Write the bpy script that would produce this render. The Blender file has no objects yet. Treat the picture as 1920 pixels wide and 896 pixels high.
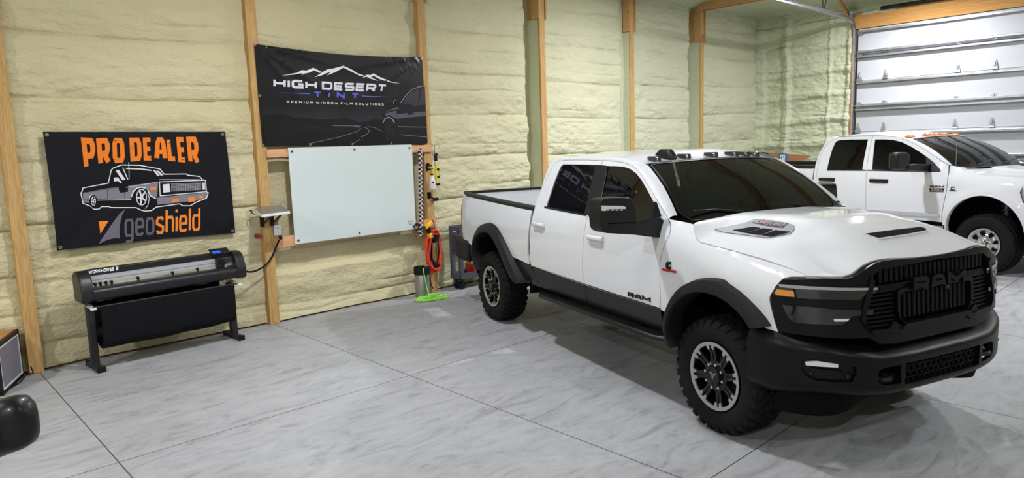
import bpy, bmesh, math, random
import numpy as np
from mathutils import Vector, Matrix, noise as mnoise
random.seed(7)
SC = bpy.context.scene
COL = SC.collection
PI = math.pi
# ------------------------------------------------------------------ camera
CAM_H = 2.05
FPX = 1298.97                                   # focal length in pixels of the 1920 x 896 frame
YAW, PITCH, ROLL = math.radians(47.0843), math.radians(7.6103), math.radians(1.87346)
def _cam_axes():
    f = np.array([math.cos(YAW)*math.cos(PITCH), math.sin(YAW)*math.cos(PITCH), -math.sin(PITCH)])
    r = np.array([math.sin(YAW), -math.cos(YAW), 0.0]); d = np.cross(f, r)
    c, s = math.cos(ROLL), math.sin(ROLL)
    return c*r + s*d, -s*r + c*d, f
CR, CD, CF = _cam_axes()
cam = bpy.data.cameras.new('camera'); camo = bpy.data.objects.new('camera', cam); COL.objects.link(camo)
cam.sensor_fit = 'HORIZONTAL'; cam.sensor_width = 36.0; cam.lens = FPX/1920*36.0
cam.clip_start = 0.05; cam.clip_end = 100
camo.matrix_world = Matrix(((CR[0], -CD[0], -CF[0], 0), (CR[1], -CD[1], -CF[1], 0), (CR[2], -CD[2], -CF[2], CAM_H), (0, 0, 0, 1)))
SC.camera = camo
# ------------------------------------------------------------------ exposure, world
SC.view_settings.view_transform = 'Standard'; SC.view_settings.look = 'None'
SC.view_settings.exposure = 0.0; SC.view_settings.gamma = 1.0; SC.view_settings.use_curve_mapping = False
world = bpy.data.worlds.new('world'); SC.world = world; world.use_nodes = True
world.node_tree.nodes['Background'].inputs[0].default_value = (0.9, 0.95, 1.0, 1)
world.node_tree.nodes['Background'].inputs[1].default_value = 0.05
LAMP_COL = (.93, .945, 1.0)
LAMP_SPOTS = [(-3.2, 4.8, 250), (3.2, 4.9, 155), (3.1, 2.2, 28), (9.2, 5.1, 270), (13.9, 4.5, 170),          # x, y, watts of each high bay lamp
              (-3.2, -1.5, 340), (3.4, -2.8, 95), (9.4, -1.5, 140), (13.3, -1.5, 110)]
LAMP_Z = 4.66
# ------------------------------------------------------------------ measuring helpers: a point of the photograph on a real plane
def ray(px, py):
    v = (px-960)/FPX*CR + (py-448)/FPX*CD + CF
    return v
def onplane(px, py, n, c):
    d = ray(px, py); n = np.array(n, float); o = np.array([0, 0, CAM_H])
    return o + d*((c-n@o)/(n@d))
def wallpt(px, py, Y):
    p = onplane(px, py, (0, 1, 0), Y); return (p[0], p[2])
def gnd(px, py, z=0.0):
    return onplane(px, py, (0, 0, 1), z)
# ------------------------------------------------------------------ materials
def lin(h):
    h = h.lstrip('#'); v = [int(h[i:i+2], 16)/255 for i in (0, 2, 4)]
    return tuple(x/12.92 if x <= .04045 else ((x+.055)/1.055)**2.4 for x in v) + (1,)
def rgb(h): return lin(h) if isinstance(h, str) else tuple(h)+(1,)
MATS = {}
class NT:
    def __init__(s, m): s.t = m.node_tree; s.n = s.t.nodes; s.l = s.t.links
    def add(s, typ, **kw):
        n = s.n.new(typ)
        for k, v in kw.items():
            if k.startswith('i_'): n.inputs[k[2:].replace('_', ' ')].default_value = v
            else: setattr(n, k, v)
        return n
    def link(s, a, b): s.l.new(a, b)
def mat(name, color, rough=.5, metal=0., spec=.5, coat=0., bump=0., bscale=60., var=0., vscale=8., emit=None, estr=0., coat_rough=.05, transmission=0., alpha=1., stretch=None):
    if name in MATS: return MATS[name]
    m = bpy.data.materials.new(name); m.use_nodes = True; MATS[name] = m
    t = NT(m); b = t.n['Principled BSDF']
    b.inputs['Base Color'].default_value = rgb(color)
    b.inputs['Roughness'].default_value = rough; b.inputs['Metallic'].default_value = metal
    b.inputs['Specular IOR Level'].default_value = spec
    b.inputs['Coat Weight'].default_value = coat; b.inputs['Coat Roughness'].default_value = coat_rough
    b.inputs['Transmission Weight'].default_value = transmission; b.inputs['Alpha'].default_value = alpha
    if emit: b.inputs['Emission Color'].default_value = rgb(emit); b.inputs['Emission Strength'].default_value = estr
    tc = t.add('ShaderNodeTexCoord'); co = tc.outputs['Object']
    if stretch:
        mp = t.add('ShaderNodeMapping'); mp.inputs['Scale'].default_value = stretch; t.link(co, mp.inputs[0]); co = mp.outputs[0]
    if var:
        n = t.add('ShaderNodeTexNoise'); n.inputs['Scale'].default_value = vscale; n.inputs['Detail'].default_value = 5; t.link(co, n.inputs[0])
        mx = t.add('ShaderNodeMix', data_type='RGBA', blend_type='MULTIPLY'); mx.inputs[0].default_value = 1
        cr = t.add('ShaderNodeMapRange'); cr.inputs[1].default_value = .3; cr.inputs[2].default_value = .7; cr.inputs[3].default_value = 1-var; cr.inputs[4].default_value = 1+var*.5
        t.link(n.outputs[0], cr.inputs[0]); mx.inputs[6].default_value = rgb(color); t.link(cr.outputs[0], mx.inputs[7]); t.link(mx.outputs[2], b.inputs['Base Color'])
    if bump:
        n = t.add('ShaderNodeTexNoise'); n.inputs['Scale'].default_value = bscale; n.inputs['Detail'].default_value = 4; t.link(co, n.inputs[0])
        bp = t.add('ShaderNodeBump'); bp.inputs['Strength'].default_value = bump; bp.inputs['Distance'].default_value = .01; t.link(n.outputs[0], bp.inputs['Height']); t.link(bp.outputs[0], b.inputs['Normal'])
    return m
def wood(name, c1, c2, axis=2, scale=1.0, rough=.7):
    if name in MATS: return MATS[name]
    m = bpy.data.materials.new(name); m.use_nodes = True; MATS[name] = m
    t = NT(m); b = t.n['Principled BSDF']; b.inputs['Roughness'].default_value = rough; b.inputs['Specular IOR Level'].default_value = .25
    tc = t.add('ShaderNodeTexCoord'); mp = t.add('ShaderNodeMapping'); s = [9.*scale]*3; s[axis] = .55*scale; mp.inputs['Scale'].default_value = s
    t.link(tc.outputs['Object'], mp.inputs[0])
    n = t.add('ShaderNodeTexNoise'); n.inputs['Scale'].default_value = 2.2; n.inputs['Detail'].default_value = 6; n.inputs['Distortion'].default_value = 1.2; t.link(mp.outputs[0], n.inputs[0])
    w = t.add('ShaderNodeMath', operation='SINE'); mu = t.add('ShaderNodeMath', operation='MULTIPLY'); mu.inputs[1].default_value = 34; t.link(n.outputs[0], mu.inputs[0]); t.link(mu.outputs[0], w.inputs[0])
    r = t.add('ShaderNodeMapRange'); r.inputs[1].default_value = -1; r.inputs[2].default_value = 1; t.link(w.outputs[0], r.inputs[0])
    n2 = t.add('ShaderNodeTexNoise'); n2.inputs['Scale'].default_value = 14; n2.inputs['Detail'].default_value = 4; t.link(mp.outputs[0], n2.inputs[0])
    av = t.add('ShaderNodeMix', data_type='FLOAT'); av.inputs[0].default_value = .5; t.link(r.outputs[0], av.inputs[2]); t.link(n2.outputs[0], av.inputs[3])
    mx = t.add('ShaderNodeMix', data_type='RGBA'); mx.inputs[6].default_value = rgb(c1); mx.inputs[7].default_value = rgb(c2); t.link(av.outputs[0], mx.inputs[0]); t.link(mx.outputs[2], b.inputs['Base Color'])
    bp = t.add('ShaderNodeBump'); bp.inputs['Strength'].default_value = .15; bp.inputs['Distance'].default_value = .004; t.link(av.outputs[0], bp.inputs['Height']); t.link(bp.outputs[0], b.inputs['Normal'])
    return m
def glass(name, tint, rough=.02, clear=.1, spec=.5):
    # tinted pane: a dark glossy surface that lets a little light through
    if name in MATS: return MATS[name]
    m = bpy.data.materials.new(name); m.use_nodes = True; MATS[name] = m
    t = NT(m); b = t.n['Principled BSDF']; b.inputs['Base Color'].default_value = rgb(tint); b.inputs['Roughness'].default_value = rough
    b.inputs['Specular IOR Level'].default_value = spec; b.inputs['Coat Weight'].default_value = .0
    tr = t.add('ShaderNodeBsdfTransparent'); tr.inputs[0].default_value = (.75, .85, .8, 1)
    mx = t.add('ShaderNodeMixShader'); mx.inputs[0].default_value = clear
    t.link(b.outputs[0], mx.inputs[1]); t.link(tr.outputs[0], mx.inputs[2]); t.link(mx.outputs[0], t.n['Material Output'].inputs[0])
    return m
# ------------------------------------------------------------------ mesh helpers
def frame(d):
    d = Vector(d).normalized(); a = Vector((0, 0, 1)) if abs(d.z) < .9 else Vector((1, 0, 0))
    u = d.cross(a).normalized(); return u, d.cross(u).normalized()
class MB:
    def __init__(s): s.v = []; s.f = []
    def quad(s, *p):
        n = len(s.v); s.v += [tuple(q) for q in p]; s.f.append(tuple(range(n, n+len(p)))); return s
    def box(s, c, size, rot=None, taper=None):
        hx, hy, hz = size[0]/2, size[1]/2, size[2]/2; n = len(s.v); R = Matrix.Identity(3) if rot is None else (Matrix.Rotation(rot, 3, 'Z') if isinstance(rot, (int, float)) else rot)
        for x, y, z in ((-1, -1, -1), (1, -1, -1), (1, 1, -1), (-1, 1, -1), (-1, -1, 1), (1, -1, 1), (1, 1, 1), (-1, 1, 1)):
            k = taper if (taper and z > 0) else 1
            p = R @ Vector((x*hx*k, y*hy*k, z*hz)); s.v.append((c[0]+p.x, c[1]+p.y, c[2]+p.z))
        for q in ((0, 3, 2, 1), (4, 5, 6, 7), (0, 1, 5, 4), (1, 2, 6, 5), (2, 3, 7, 6), (3, 0, 4, 7)): s.f.append(tuple(n+i for i in q))
        return s
    def rings(s, rings, closed=True, caps=True):
        n0 = len(s.v); m = len(rings[0])
        for r in rings: s.v += [tuple(p) for p in r]
        for i in range(len(rings)-1):
            for j in range(m if closed else m-1):
                k = (j+1) % m; a = n0+i*m
                s.f.append((a+j, a+k, a+m+k, a+m+j))
        if caps and closed:
            s.f.append(tuple(range(n0+m-1, n0-1, -1))); s.f.append(tuple(n0+(len(rings)-1)*m+j for j in range(m)))
        return s
    def cyl(s, p0, p1, r0, r1=None, n=16, caps=True):
        r1 = r0 if r1 is None else r1; p0 = Vector(p0); p1 = Vector(p1); u, w = frame(p1-p0)
        s.rings([[p+(u*math.cos(2*PI*j/n)+w*math.sin(2*PI*j/n))*r for j in range(n)] for p, r in ((p0, r0), (p1, r1))], True, caps); return s
    def lathe(s, prof, o=(0, 0, 0), axis='Z', n=24, caps=True):
        o = Vector(o); R = []
        for r, h in prof:
            ring = []
            for j in range(n):
                a = 2*PI*j/n; c, q = r*math.cos(a), r*math.sin(a)
                p = {'Z': (c, q, h), 'Y': (c, h, -q), 'X': (h, c, q)}[axis]; ring.append(o+Vector(p))
            R.append(ring)
        s.rings(R, True, caps); return s
    def tube(s, path, r, n=8, closed=False):
        P = [Vector(p) for p in path]; m = len(P); R = []; u = None
        for i, p in enumerate(P):
            if closed: d = P[(i+1) % m]-P[i-1]
            else: d = P[min(i+1, m-1)]-P[max(i-1, 0)]
            d.normalize()
            if u is None: u, _ = frame(d)
            u = (u-d*u.dot(d)).normalized(); w = d.cross(u); rr = r[i] if isinstance(r, (list, tuple)) else r
            R.append([p+(u*math.cos(2*PI*j/n)+w*math.sin(2*PI*j/n))*rr for j in range(n)])
        if closed: R.append(R[0]); s.rings(R, True, False)
        else: s.rings(R, True, True)
        return s
    def bar(s, path, w, h, up=(0, 0, 1)):
        # rectangular section swept along a path
        P = [Vector(p) for p in path]; R = []; up = Vector(up)
        for i, p in enumerate(P):
            d = (P[min(i+1, len(P)-1)]-P[max(i-1, 0)]).normalized(); u = d.cross(up).normalized(); q = u.cross(d)
            R.append([p+u*a*w/2+q*b*h/2 for a, b in ((-1, -1), (1, -1), (1, 1), (-1, 1))])
        s.rings(R); return s
    def prism(s, poly, f0, f1):
        # poly of 2D points, f0/f1 map a 2D point to the two faces
        n = len(s.v); m = len(poly)
        s.v += [tuple(f0(*p)) for p in poly] + [tuple(f1(*p)) for p in poly]
        s.f.append(tuple(range(n+m-1, n-1, -1))); s.f.append(tuple(range(n+m, n+2*m)))
        for j in range(m): k = (j+1) % m; s.f.append((n+j, n+k, n+m+k, n+m+j))
        return s
    def grid(s, fn, nu, nv):
        n = len(s.v)
        for i in range(nu+1):
            for j in range(nv+1): s.v.append(tuple(fn(i/nu, j/nv)))
        for i in range(nu):
            for j in range(nv):
                a = n+i*(nv+1)+j; s.f.append((a, a+nv+1, a+nv+2, a+1))
        return s
    def sphere(s, c, r, n=12, m=8, squash=(1, 1, 1)):
        R = []
        for i in range(m+1):
            t = PI*i/m; q = max(math.sin(t), 1e-3)
            R.append([(c[0]+r*squash[0]*q*math.cos(2*PI*j/n), c[1]+r*squash[1]*q*math.sin(2*PI*j/n), c[2]-r*squash[2]*math.cos(t)) for j in range(n)])
        s.rings(R); return s
    def mirror_y(s):
        n = len(s.v); s.v += [(x, -y, z) for x, y, z in s.v]; s.f += [tuple(n+i for i in reversed(f)) for f in s.f]; return s
    def build(s, name, m, parent=None, smooth=40, bevel=0., bseg=2, subsurf=0, label=None, fix=True):
        me = bpy.data.meshes.new(name); me.from_pydata([tuple(map(float, p)) for p in s.v], [], s.f); me.update()
        if fix:
            bm = bmesh.new(); bm.from_mesh(me); bmesh.ops.remove_doubles(bm, verts=bm.verts, dist=1e-5); bmesh.ops.recalc_face_normals(bm, faces=bm.faces); bm.to_mesh(me); bm.free()
        return link(name, me, m, parent, smooth, bevel, bseg, subsurf, label)
def link(name, me, m, parent=None, smooth=40, bevel=0., bseg=2, subsurf=0, label=None):
    if smooth:
        me.polygons.foreach_set('use_smooth', [True]*len(me.polygons)); me.set_sharp_from_angle(angle=math.radians(smooth))
    o = bpy.data.objects.new(name, me); COL.objects.link(o)
    if m: me.materials.append(m)
    if bevel:
        b = o.modifiers.new('bevel', 'BEVEL'); b.width = bevel; b.segments = bseg; b.limit_method = 'ANGLE'; b.angle_limit = math.radians(35); b.harden_normals = False
    if subsurf:
        b = o.modifiers.new('sub', 'SUBSURF'); b.levels = subsurf; b.render_levels = subsurf
    if parent: o.parent = parent
    if label: o['label'] = label
    return o
def tag(o, label=None, cat=None, group=None, kind=None):
    if label: o['label'] = label
    if cat: o['category'] = cat
    if group: o['group'] = group
    if kind: o['kind'] = kind
    return o
def thing(name, label, cat, loc=(0, 0, 0), rz=0., group=None):
    o = bpy.data.objects.new(name, None); COL.objects.link(o); o.location = loc; o.rotation_euler = (0, 0, rz); o.empty_display_size = .1
    return tag(o, label, cat, group)
def copy_tree(o, parent=None):
    c = o.copy(); COL.objects.link(c); c.parent = parent
    for ch in list(o.children): copy_tree(ch, c)
    return c
def struct(name, mb, m, parent=None, **kw):
    o = mb.build(name, m, parent, **kw)
    if parent is None: o['kind'] = 'structure'
    return o
def panel(name, polys, fmap, thick, m, parent, step=.06, holes=(), sgn=1., mirror=False, smooth=35, label=None, both=False, rim=True):
    # polygons in (u,v) with holes, cut to a fine mesh, laid on the curved surface fmap, given thickness inward
    def make(flip):
        bm = bmesh.new()
        for poly in polys:
            loops = [poly]+[h for h in holes]
            es = []
            for lp in loops:
                vs = [bm.verts.new((p[0], p[1], 0)) for p in lp]
                es += [bm.edges.new((vs[i], vs[(i+1) % len(vs)])) for i in range(len(vs))]
            r = bmesh.ops.triangle_fill(bm, use_beauty=True, use_dissolve=False, edges=es)
        us = [v.co.x for v in bm.verts]; vs_ = [v.co.y for v in bm.verts]
        for lo_, hi, ax in ((min(us), max(us), 0), (min(vs_), max(vs_), 1)):
            k = math.ceil(lo_/step)
            while k*step < hi:
                if k*step > lo_+1e-4:
                    no = (1, 0, 0) if ax == 0 else (0, 1, 0)
                    bmesh.ops.bisect_plane(bm, geom=bm.verts[:]+bm.edges[:]+bm.faces[:], dist=1e-5, plane_co=(k*step, k*step, 0), plane_no=no)
                k += 1
        bmesh.ops.remove_doubles(bm, verts=bm.verts, dist=2e-5)
        bm.normal_update()
        V = []; F = []; idx = {}
        e = 2e-3
        for i, v in enumerate(bm.verts):
            u, w = v.co.x, v.co.y; idx[v] = i
            p = Vector(fmap(u, w)); n = (Vector(fmap(u+e, w))-Vector(fmap(u-e, w))).cross(Vector(fmap(u, w+e))-Vector(fmap(u, w-e)))
            n = n.normalized()*sgn if n.length > 0 else Vector((0, 0, 1))
            V.append((p, p-n*thick))
        N = len(V); verts = [a for a, b in V]+[b for a, b in V]
        for f in bm.faces:
            q = [idx[v] for v in f.verts]
            nrm = f.normal.z*sgn
            if nrm < 0: q = q[::-1]
            F.append(tuple(q))
            if thick and both: F.append(tuple(N+i for i in reversed(q)))
        if thick and rim:
            for ed in bm.edges:
                if len(ed.link_faces) == 1:
                    f = ed.link_faces[0]; q = [v for v in f.verts]; a, b = ed.verts
                    i = q.index(a)
                    if q[(i+1) % len(q)] is not b: a, b = b, a
                    if f.normal.z*sgn < 0: a, b = b, a
                    F.append((idx[b], idx[a], N+idx[a], N+idx[b]))
        bm.free()
        if flip:
            verts = [Vector((p.x, -p.y, p.z)) for p in verts]; F = [tuple(reversed(f)) for f in F]
        me = bpy.data.meshes.new(name); me.from_pydata([tuple(p) for p in verts], [], F); me.update()
        if not (thick and both):
            b2 = bmesh.new(); b2.from_mesh(me); loose = [v for v in b2.verts if not v.link_faces]; bmesh.ops.delete(b2, geom=loose, context='VERTS'); b2.to_mesh(me); b2.free()
        return link(name, me, m, parent, smooth, label=label)
    o = make(False)
    if mirror: return o, make(True)
    return o
# numpy value noise
def vnoise(x, y, seed=0):
    xi = np.floor(x).astype(np.int64); yi = np.floor(y).astype(np.int64); fx = x-xi; fy = y-yi
    fx = fx*fx*(3-2*fx); fy = fy*fy*(3-2*fy)
    def h(a, b):
        n = (a*374761393+b*668265263+seed*1442695041) & 0xffffffff
        n = ((n ^ (n >> 13))*1274126177) & 0xffffffff
        return ((n ^ (n >> 16)) & 0xffff)/32767.5-1
    return (h(xi, yi)*(1-fx)+h(xi+1, yi)*fx)*(1-fy)+(h(xi, yi+1)*(1-fx)+h(xi+1, yi+1)*fx)*fy
def fbm(x, y, seed=0, o=4):
    t = 0; a = 1.
    for i in range(o): t = t+a*vnoise(x*2**i, y*2**i, seed+i*17); a *= .5
    return t
def stroke(path, w, closed=False):
    # polyline thickened to mitred quads (2D)
    P = [np.array(p, float) for p in path]; n = len(P); L = []; Rr = []
    for i in range(n):
        a = P[i-1] if (i > 0 or closed) else None; b = P[(i+1) % n] if (i < n-1 or closed) else None
        d1 = (P[i]-a)/max(np.hypot(*(P[i]-a)), 1e-9) if a is not None else None; d2 = (b-P[i])/max(np.hypot(*(b-P[i])), 1e-9) if b is not None else None
        if d1 is None: d1 = d2
        if d2 is None: d2 = d1
        t = d1+d2; t = t/max(np.hypot(*t), 1e-9); nn = np.array([-t[1], t[0]]); c = max(nn@np.array([-d1[1], d1[0]]), .45)
        ww = w[i] if isinstance(w, (list, tuple)) else w
        L.append(P[i]+nn*ww/2/c); Rr.append(P[i]-nn*ww/2/c)
    return [[L[i], L[(i+1) % n], Rr[(i+1) % n], Rr[i]] for i in range(n if closed else n-1)]
K = .18
GLY = {
 'H': ([[(0, 0), (0, 1)], [(1, 0), (1, 1)], [(0, .5), (1, .5)]], 1), 'I': ([[(.5, 0), (.5, 1)]], 0), 'G': ([[(1, 1), (K, 1), (0, 1-K), (0, K), (K, 0), (1, 0), (1, .47), (.55, .47)]], 1),
 'D': ([[(0, 0), (0, 1), (1-K, 1), (1, 1-K), (1, K), (1-K, 0), (0, 0)]], 1), 'E': ([[(1, 1), (0, 1), (0, 0), (1, 0)], [(0, .5), (.92, .5)]], .92),
 'S': ([[(1, 1), (K, 1), (0, 1-K/2), (0, .5+K/2), (K, .5), (1-K, .5), (1, .5-K/2), (1, K/2), (1-K, 0), (0, 0)]], .95), 'R': ([[(0, 0), (0, 1), (1-K, 1), (1, 1-K), (1, .42+K), (1-K, .42), (0, .42)], [(.5, .42), (1, 0)]], 1),
 'T': ([[(0, 1), (1, 1)], [(.5, 1), (.5, 0)]], .95), 'N': ([[(0, 0), (0, 1), (1, 0), (1, 1)]], 1), 'P': ([[(0, 0), (0, 1), (1-K, 1), (1, 1-K), (1, .4+K), (1-K, .4), (0, .4)]], 1),
 'O': ([[(K, 0), (1-K, 0), (1, K), (1, 1-K), (1-K, 1), (K, 1), (0, 1-K), (0, K), (K, 0)]], 1), 'A': ([[(0, 0), (.12, 1-K), (.12+K, 1), (.88-K, 1), (.88, 1-K), (1, 0)], [(.05, .35), (.95, .35)]], 1),
 'L': ([[(0, 1), (0, 0), (1, 0)]], .85), 'M': ([[(0, 0), (0, 1), (.5, .35), (1, 1), (1, 0)]], 1.25), 'U': ([[(0, 1), (0, K), (K, 0), (1-K, 0), (1, K), (1, 1)]], 1), 'W': ([[(0, 1), (.22, 0), (.5, .7), (.78, 0), (1, 1)]], 1.4),
 'F': ([[(1, 1), (0, 1), (0, 0)], [(0, .5), (.9, .5)]], .9), 'C': ([[(1, 1), (K, 1), (0, 1-K), (0, K), (K, 0), (1, 0)]], 1), 'V': ([[(0, 1), (.5, 0), (1, 1)]], 1), 'Y': ([[(0, 1), (.5, .5), (1, 1)], [(.5, .5), (.5, 0)]], 1),
 'K': ([[(0, 0), (0, 1)], [(1, 1), (0, .45)], [(.3, .6), (1, 0)]], 1), 'B': ([[(0, 0), (0, 1), (.85, 1), (1, .85), (1, .62), (.85, .5), (0, .5)], [(.85, .5), (1, .38), (1, .12), (.85, 0), (0, 0)]], 1),
 '2': ([[(0, 1), (1, 1), (1, .5), (0, .5), (0, 0), (1, 0)]], 1), '5': ([[(1, 1), (0, 1), (0, .5), (1, .5), (1, 0), (0, 0)]], 1), '0': ([[(0, 0), (1, 0), (1, 1), (0, 1), (0, 0)]], 1), '3': ([[(0, 1), (1, 1), (1, 0), (0, 0)], [(.2, .5), (1, .5)]], 1),
 'g': ([[(1, .15), (1-K, 0), (K, 0), (0, K), (0, 1-K), (K, 1), (1-K, 1), (1, 1-K), (1, -.25), (1-K, -.4), (.05, -.4)]], 1), 'e': ([[(1, .12), (1-K, 0), (K, 0), (0, K), (0, 1-K), (K, 1), (1-K, 1), (1, 1-K), (1, .5), (0, .5)]], 1),
 'o': ([[(K, 0), (1-K, 0), (1, K), (1, 1-K), (1-K, 1), (K, 1), (0, 1-K), (0, K), (K, 0)]], 1), 's': ([[(1, .85), (1-K, 1), (K, 1), (0, 1-K), (0, .62), (1, .38), (1, K), (1-K, 0), (K, 0), (0, .15)]], .95),
 'h': ([[(0, 0), (0, 1.5)], [(0, .8), (K, 1), (1-K, 1), (1, 1-K), (1, 0)]], 1), 'i': ([[(.5, 0), (.5, 1)], [(.5, 1.3), (.5, 1.5)]], 0), 'l': ([[(.5, 0), (.5, 1.5)]], 0), 'd': ([[(1, 0), (1, 1.5)], [(1, .15), (1-K, 0), (K, 0), (0, K), (0, 1-K), (K, 1), (1-K, 1), (1, .85)]], 1),
}
def letters(s, W, t, gap):
    # quads of a line of text; height 1, letter width W, pen t; returns (list of (char index, quads), total width)
    x = 0; out = []
    for i, ch in enumerate(s):
        if ch == ' ': x += W*.55; continue
        paths, k = GLY[ch]; w = max(W*k, t)
        q = []
        for p in paths:
            pts = [(x+t/2+a*(w-t), t/2+b*(1-t)) for a, b in p]
            q += stroke(pts, t, closed=False)
            if pts[0] == pts[-1] and len(pts) > 3: q += stroke([pts[-2], pts[0], pts[1]], t)
        out.append((i, q)); x += w+gap
    return out, x-gap
def text_on(s, quad, W, t, gap):
    # text warped into a quad TL,TR,BR,BL (any 2D space)
    L, tot = letters(s, W, t, gap); TL, TR, BR, BL = [np.array(q, float) for q in quad]
    f = lambda p: (BL*(1-p[0]/tot)+BR*(p[0]/tot))*(1-p[1])+(TL*(1-p[0]/tot)+TR*(p[0]/tot))*p[1]
    return [[f(p) for p in q] for i, qs in L for q in qs]
def letters_on(s, quad, W, t, gap):
    # the same, one list of quads for each letter
    L, tot = letters(s, W, t, gap); TL, TR, BR, BL = [np.array(q, float) for q in quad]
    f = lambda p: (BL*(1-p[0]/tot)+BR*(p[0]/tot))*(1-p[1])+(TL*(1-p[0]/tot)+TR*(p[0]/tot))*p[1]
    return [[[f(p) for p in q] for q in qs] for i, qs in L]
def adopt(o, parent):
    # keep an object where it stands while making it a part of parent
    o.parent = parent; o.matrix_parent_inverse = (Matrix.Translation(parent.location) @ parent.rotation_euler.to_matrix().to_4x4()).inverted(); return o
# ================================================================== ROOM
XW, YW, ZC = 15.5, 8.2, 4.86
POSTS = [-1.34, 1.04, 3.47, 5.875, 8.25, 10.61, 12.985]
def foam_mat(name, c1, c2, c3=None):
    m = bpy.data.materials.new(name); m.use_nodes = True; t = NT(m); b = t.n['Principled BSDF']
    b.inputs['Roughness'].default_value = .75; b.inputs['Specular IOR Level'].default_value = .2
    tc = t.add('ShaderNodeTexCoord'); co = tc.outputs['Object']
    n = t.add('ShaderNodeTexNoise'); n.inputs['Scale'].default_value = 1.1; n.inputs['Detail'].default_value = 6; t.link(co, n.inputs[0])
    mr = t.add('ShaderNodeMapRange'); mr.inputs[1].default_value = .3; mr.inputs[2].default_value = .7; t.link(n.outputs[0], mr.inputs[0])
    mx = t.add('ShaderNodeMix', data_type='RGBA'); mx.inputs[6].default_value = rgb(c1); mx.inputs[7].default_value = rgb(c2); t.link(mr.outputs[0], mx.inputs[0])
    out = mx.outputs[2]
    if c3:                                        # foam turns paler and greener towards the far end of the wall
        sx = t.add('ShaderNodeSeparateXYZ'); t.link(co, sx.inputs[0])
        ad = t.add('ShaderNodeMath', operation='MULTIPLY_ADD'); ad.inputs[1].default_value = 2.5; t.link(n.outputs[0], ad.inputs[0]); t.link(sx.outputs[0], ad.inputs[2])
        m2 = t.add('ShaderNodeMapRange'); m2.inputs[1].default_value = 5.5; m2.inputs[2].default_value = 12.5; t.link(ad.outputs[0], m2.inputs[0])
        mx2 = t.add('ShaderNodeMix', data_type='RGBA'); t.link(m2.outputs[0], mx2.inputs[0]); t.link(out, mx2.inputs[6]); mx2.inputs[7].default_value = rgb(c3); out = mx2.outputs[2]
    t.link(out, b.inputs['Base Color'])
    mp = t.add('ShaderNodeMapping'); mp.inputs['Scale'].default_value = (1, 1, 1.6); t.link(co, mp.inputs[0])
    a = t.add('ShaderNodeTexNoise'); a.inputs['Scale'].default_value = 48; a.inputs['Detail'].default_value = 3; t.link(mp.outputs[0], a.inputs[0])
    v = t.add('ShaderNodeTexVoronoi', feature='SMOOTH_F1'); v.inputs['Scale'].default_value = 26; t.link(mp.outputs[0], v.inputs[0])
    s = t.add('ShaderNodeMath', operation='ADD'); t.link(a.outputs[0], s.inputs[0]); t.link(v.outputs[0], s.inputs[1])
    bp = t.add('ShaderNodeBump'); bp.inputs['Strength'].default_value = .55; bp.inputs['Distance'].default_value = .014; t.link(s.outputs[0], bp.inputs['Height']); t.link(bp.outputs[0], b.inputs['Normal'])
    return m
M_FOAM = foam_mat('spray_foam', '#d3c9a4', '#c8be98', '#c9caae')
M_FOAM2 = foam_mat('spray_foam_green', '#c9ccb0', '#bfc4a6')
def grid_mesh(name, X, Y, Z, m, smooth=True):
    nu, nv = X.shape; co = np.stack([X, Y, Z], -1).reshape(-1, 3)
    i = np.arange(nu-1)[:, None]*nv+np.arange(nv-1)[None]; F = np.stack([i, i+nv, i+nv+1, i+1], -1).reshape(-1, 4)
    me = bpy.data.meshes.new(name); me.vertices.add(len(co)); me.vertices.foreach_set('co', co.ravel())
    me.loops.add(F.size); me.loops.foreach_set('vertex_index', F.ravel()); me.polygons.add(len(F)); me.polygons.foreach_set('loop_start', np.arange(len(F))*4); me.update(calc_edges=True); me.validate()
    me.polygons.foreach_set('use_smooth', [True]*len(F)); o = bpy.data.objects.new(name, me); COL.objects.link(o); me.materials.append(m); return o
def smoothstep(a, b, x): t = np.clip((x-a)/(b-a), 0, 1); return t*t*(3-2*t)
def foam_relief(x, z, seed):
    # sprayed in passes: pillows between the hidden girts, creases at the girts, lumps and runs
    bay = np.floor((x-1.04)/2.39); jit = .10*np.sin(bay*7.3+seed)
    zz = z+jit+.05*vnoise(x*.9, z*.5, seed+3)
    ph = (zz-.12)/.61; f = ph-np.floor(ph)
    pil = np.clip(np.sin(PI*f), 0, 1)**.45
    d = .045*pil
    ph2 = (zz+.04*vnoise(x*1.5, z*2, seed+9)-.05)/.205; f2 = ph2-np.floor(ph2)
    d = d+.014*np.clip(np.sin(PI*f2), 0, 1)**.6*(.5+.5*vnoise(x*.8, np.floor(ph2)*3.1, seed+5))
    rough = smoothstep(-.1, .6, fbm(x*.9, z*2.2, seed+60, 3))
    d = d+.018*fbm(x*2.2, z*4.5, seed, 4)+(.003+.009*rough)*fbm(x*9, z*24, seed+40, 3)+.005*rough*np.abs(vnoise(x*16, z*40, seed+70))
    d = d-.04*np.exp(-((np.minimum(f, 1-f))/.016)**2)*smoothstep(-.3, .4, vnoise(x*1.3, np.round(ph)*5., seed+8))
    d = d-.022*np.exp(-((np.minimum(f2, 1-f2))/.05)**2)*smoothstep(.15, .6, vnoise(x*1.1, np.round(ph2)*3.7, seed+15))
    return d
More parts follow.
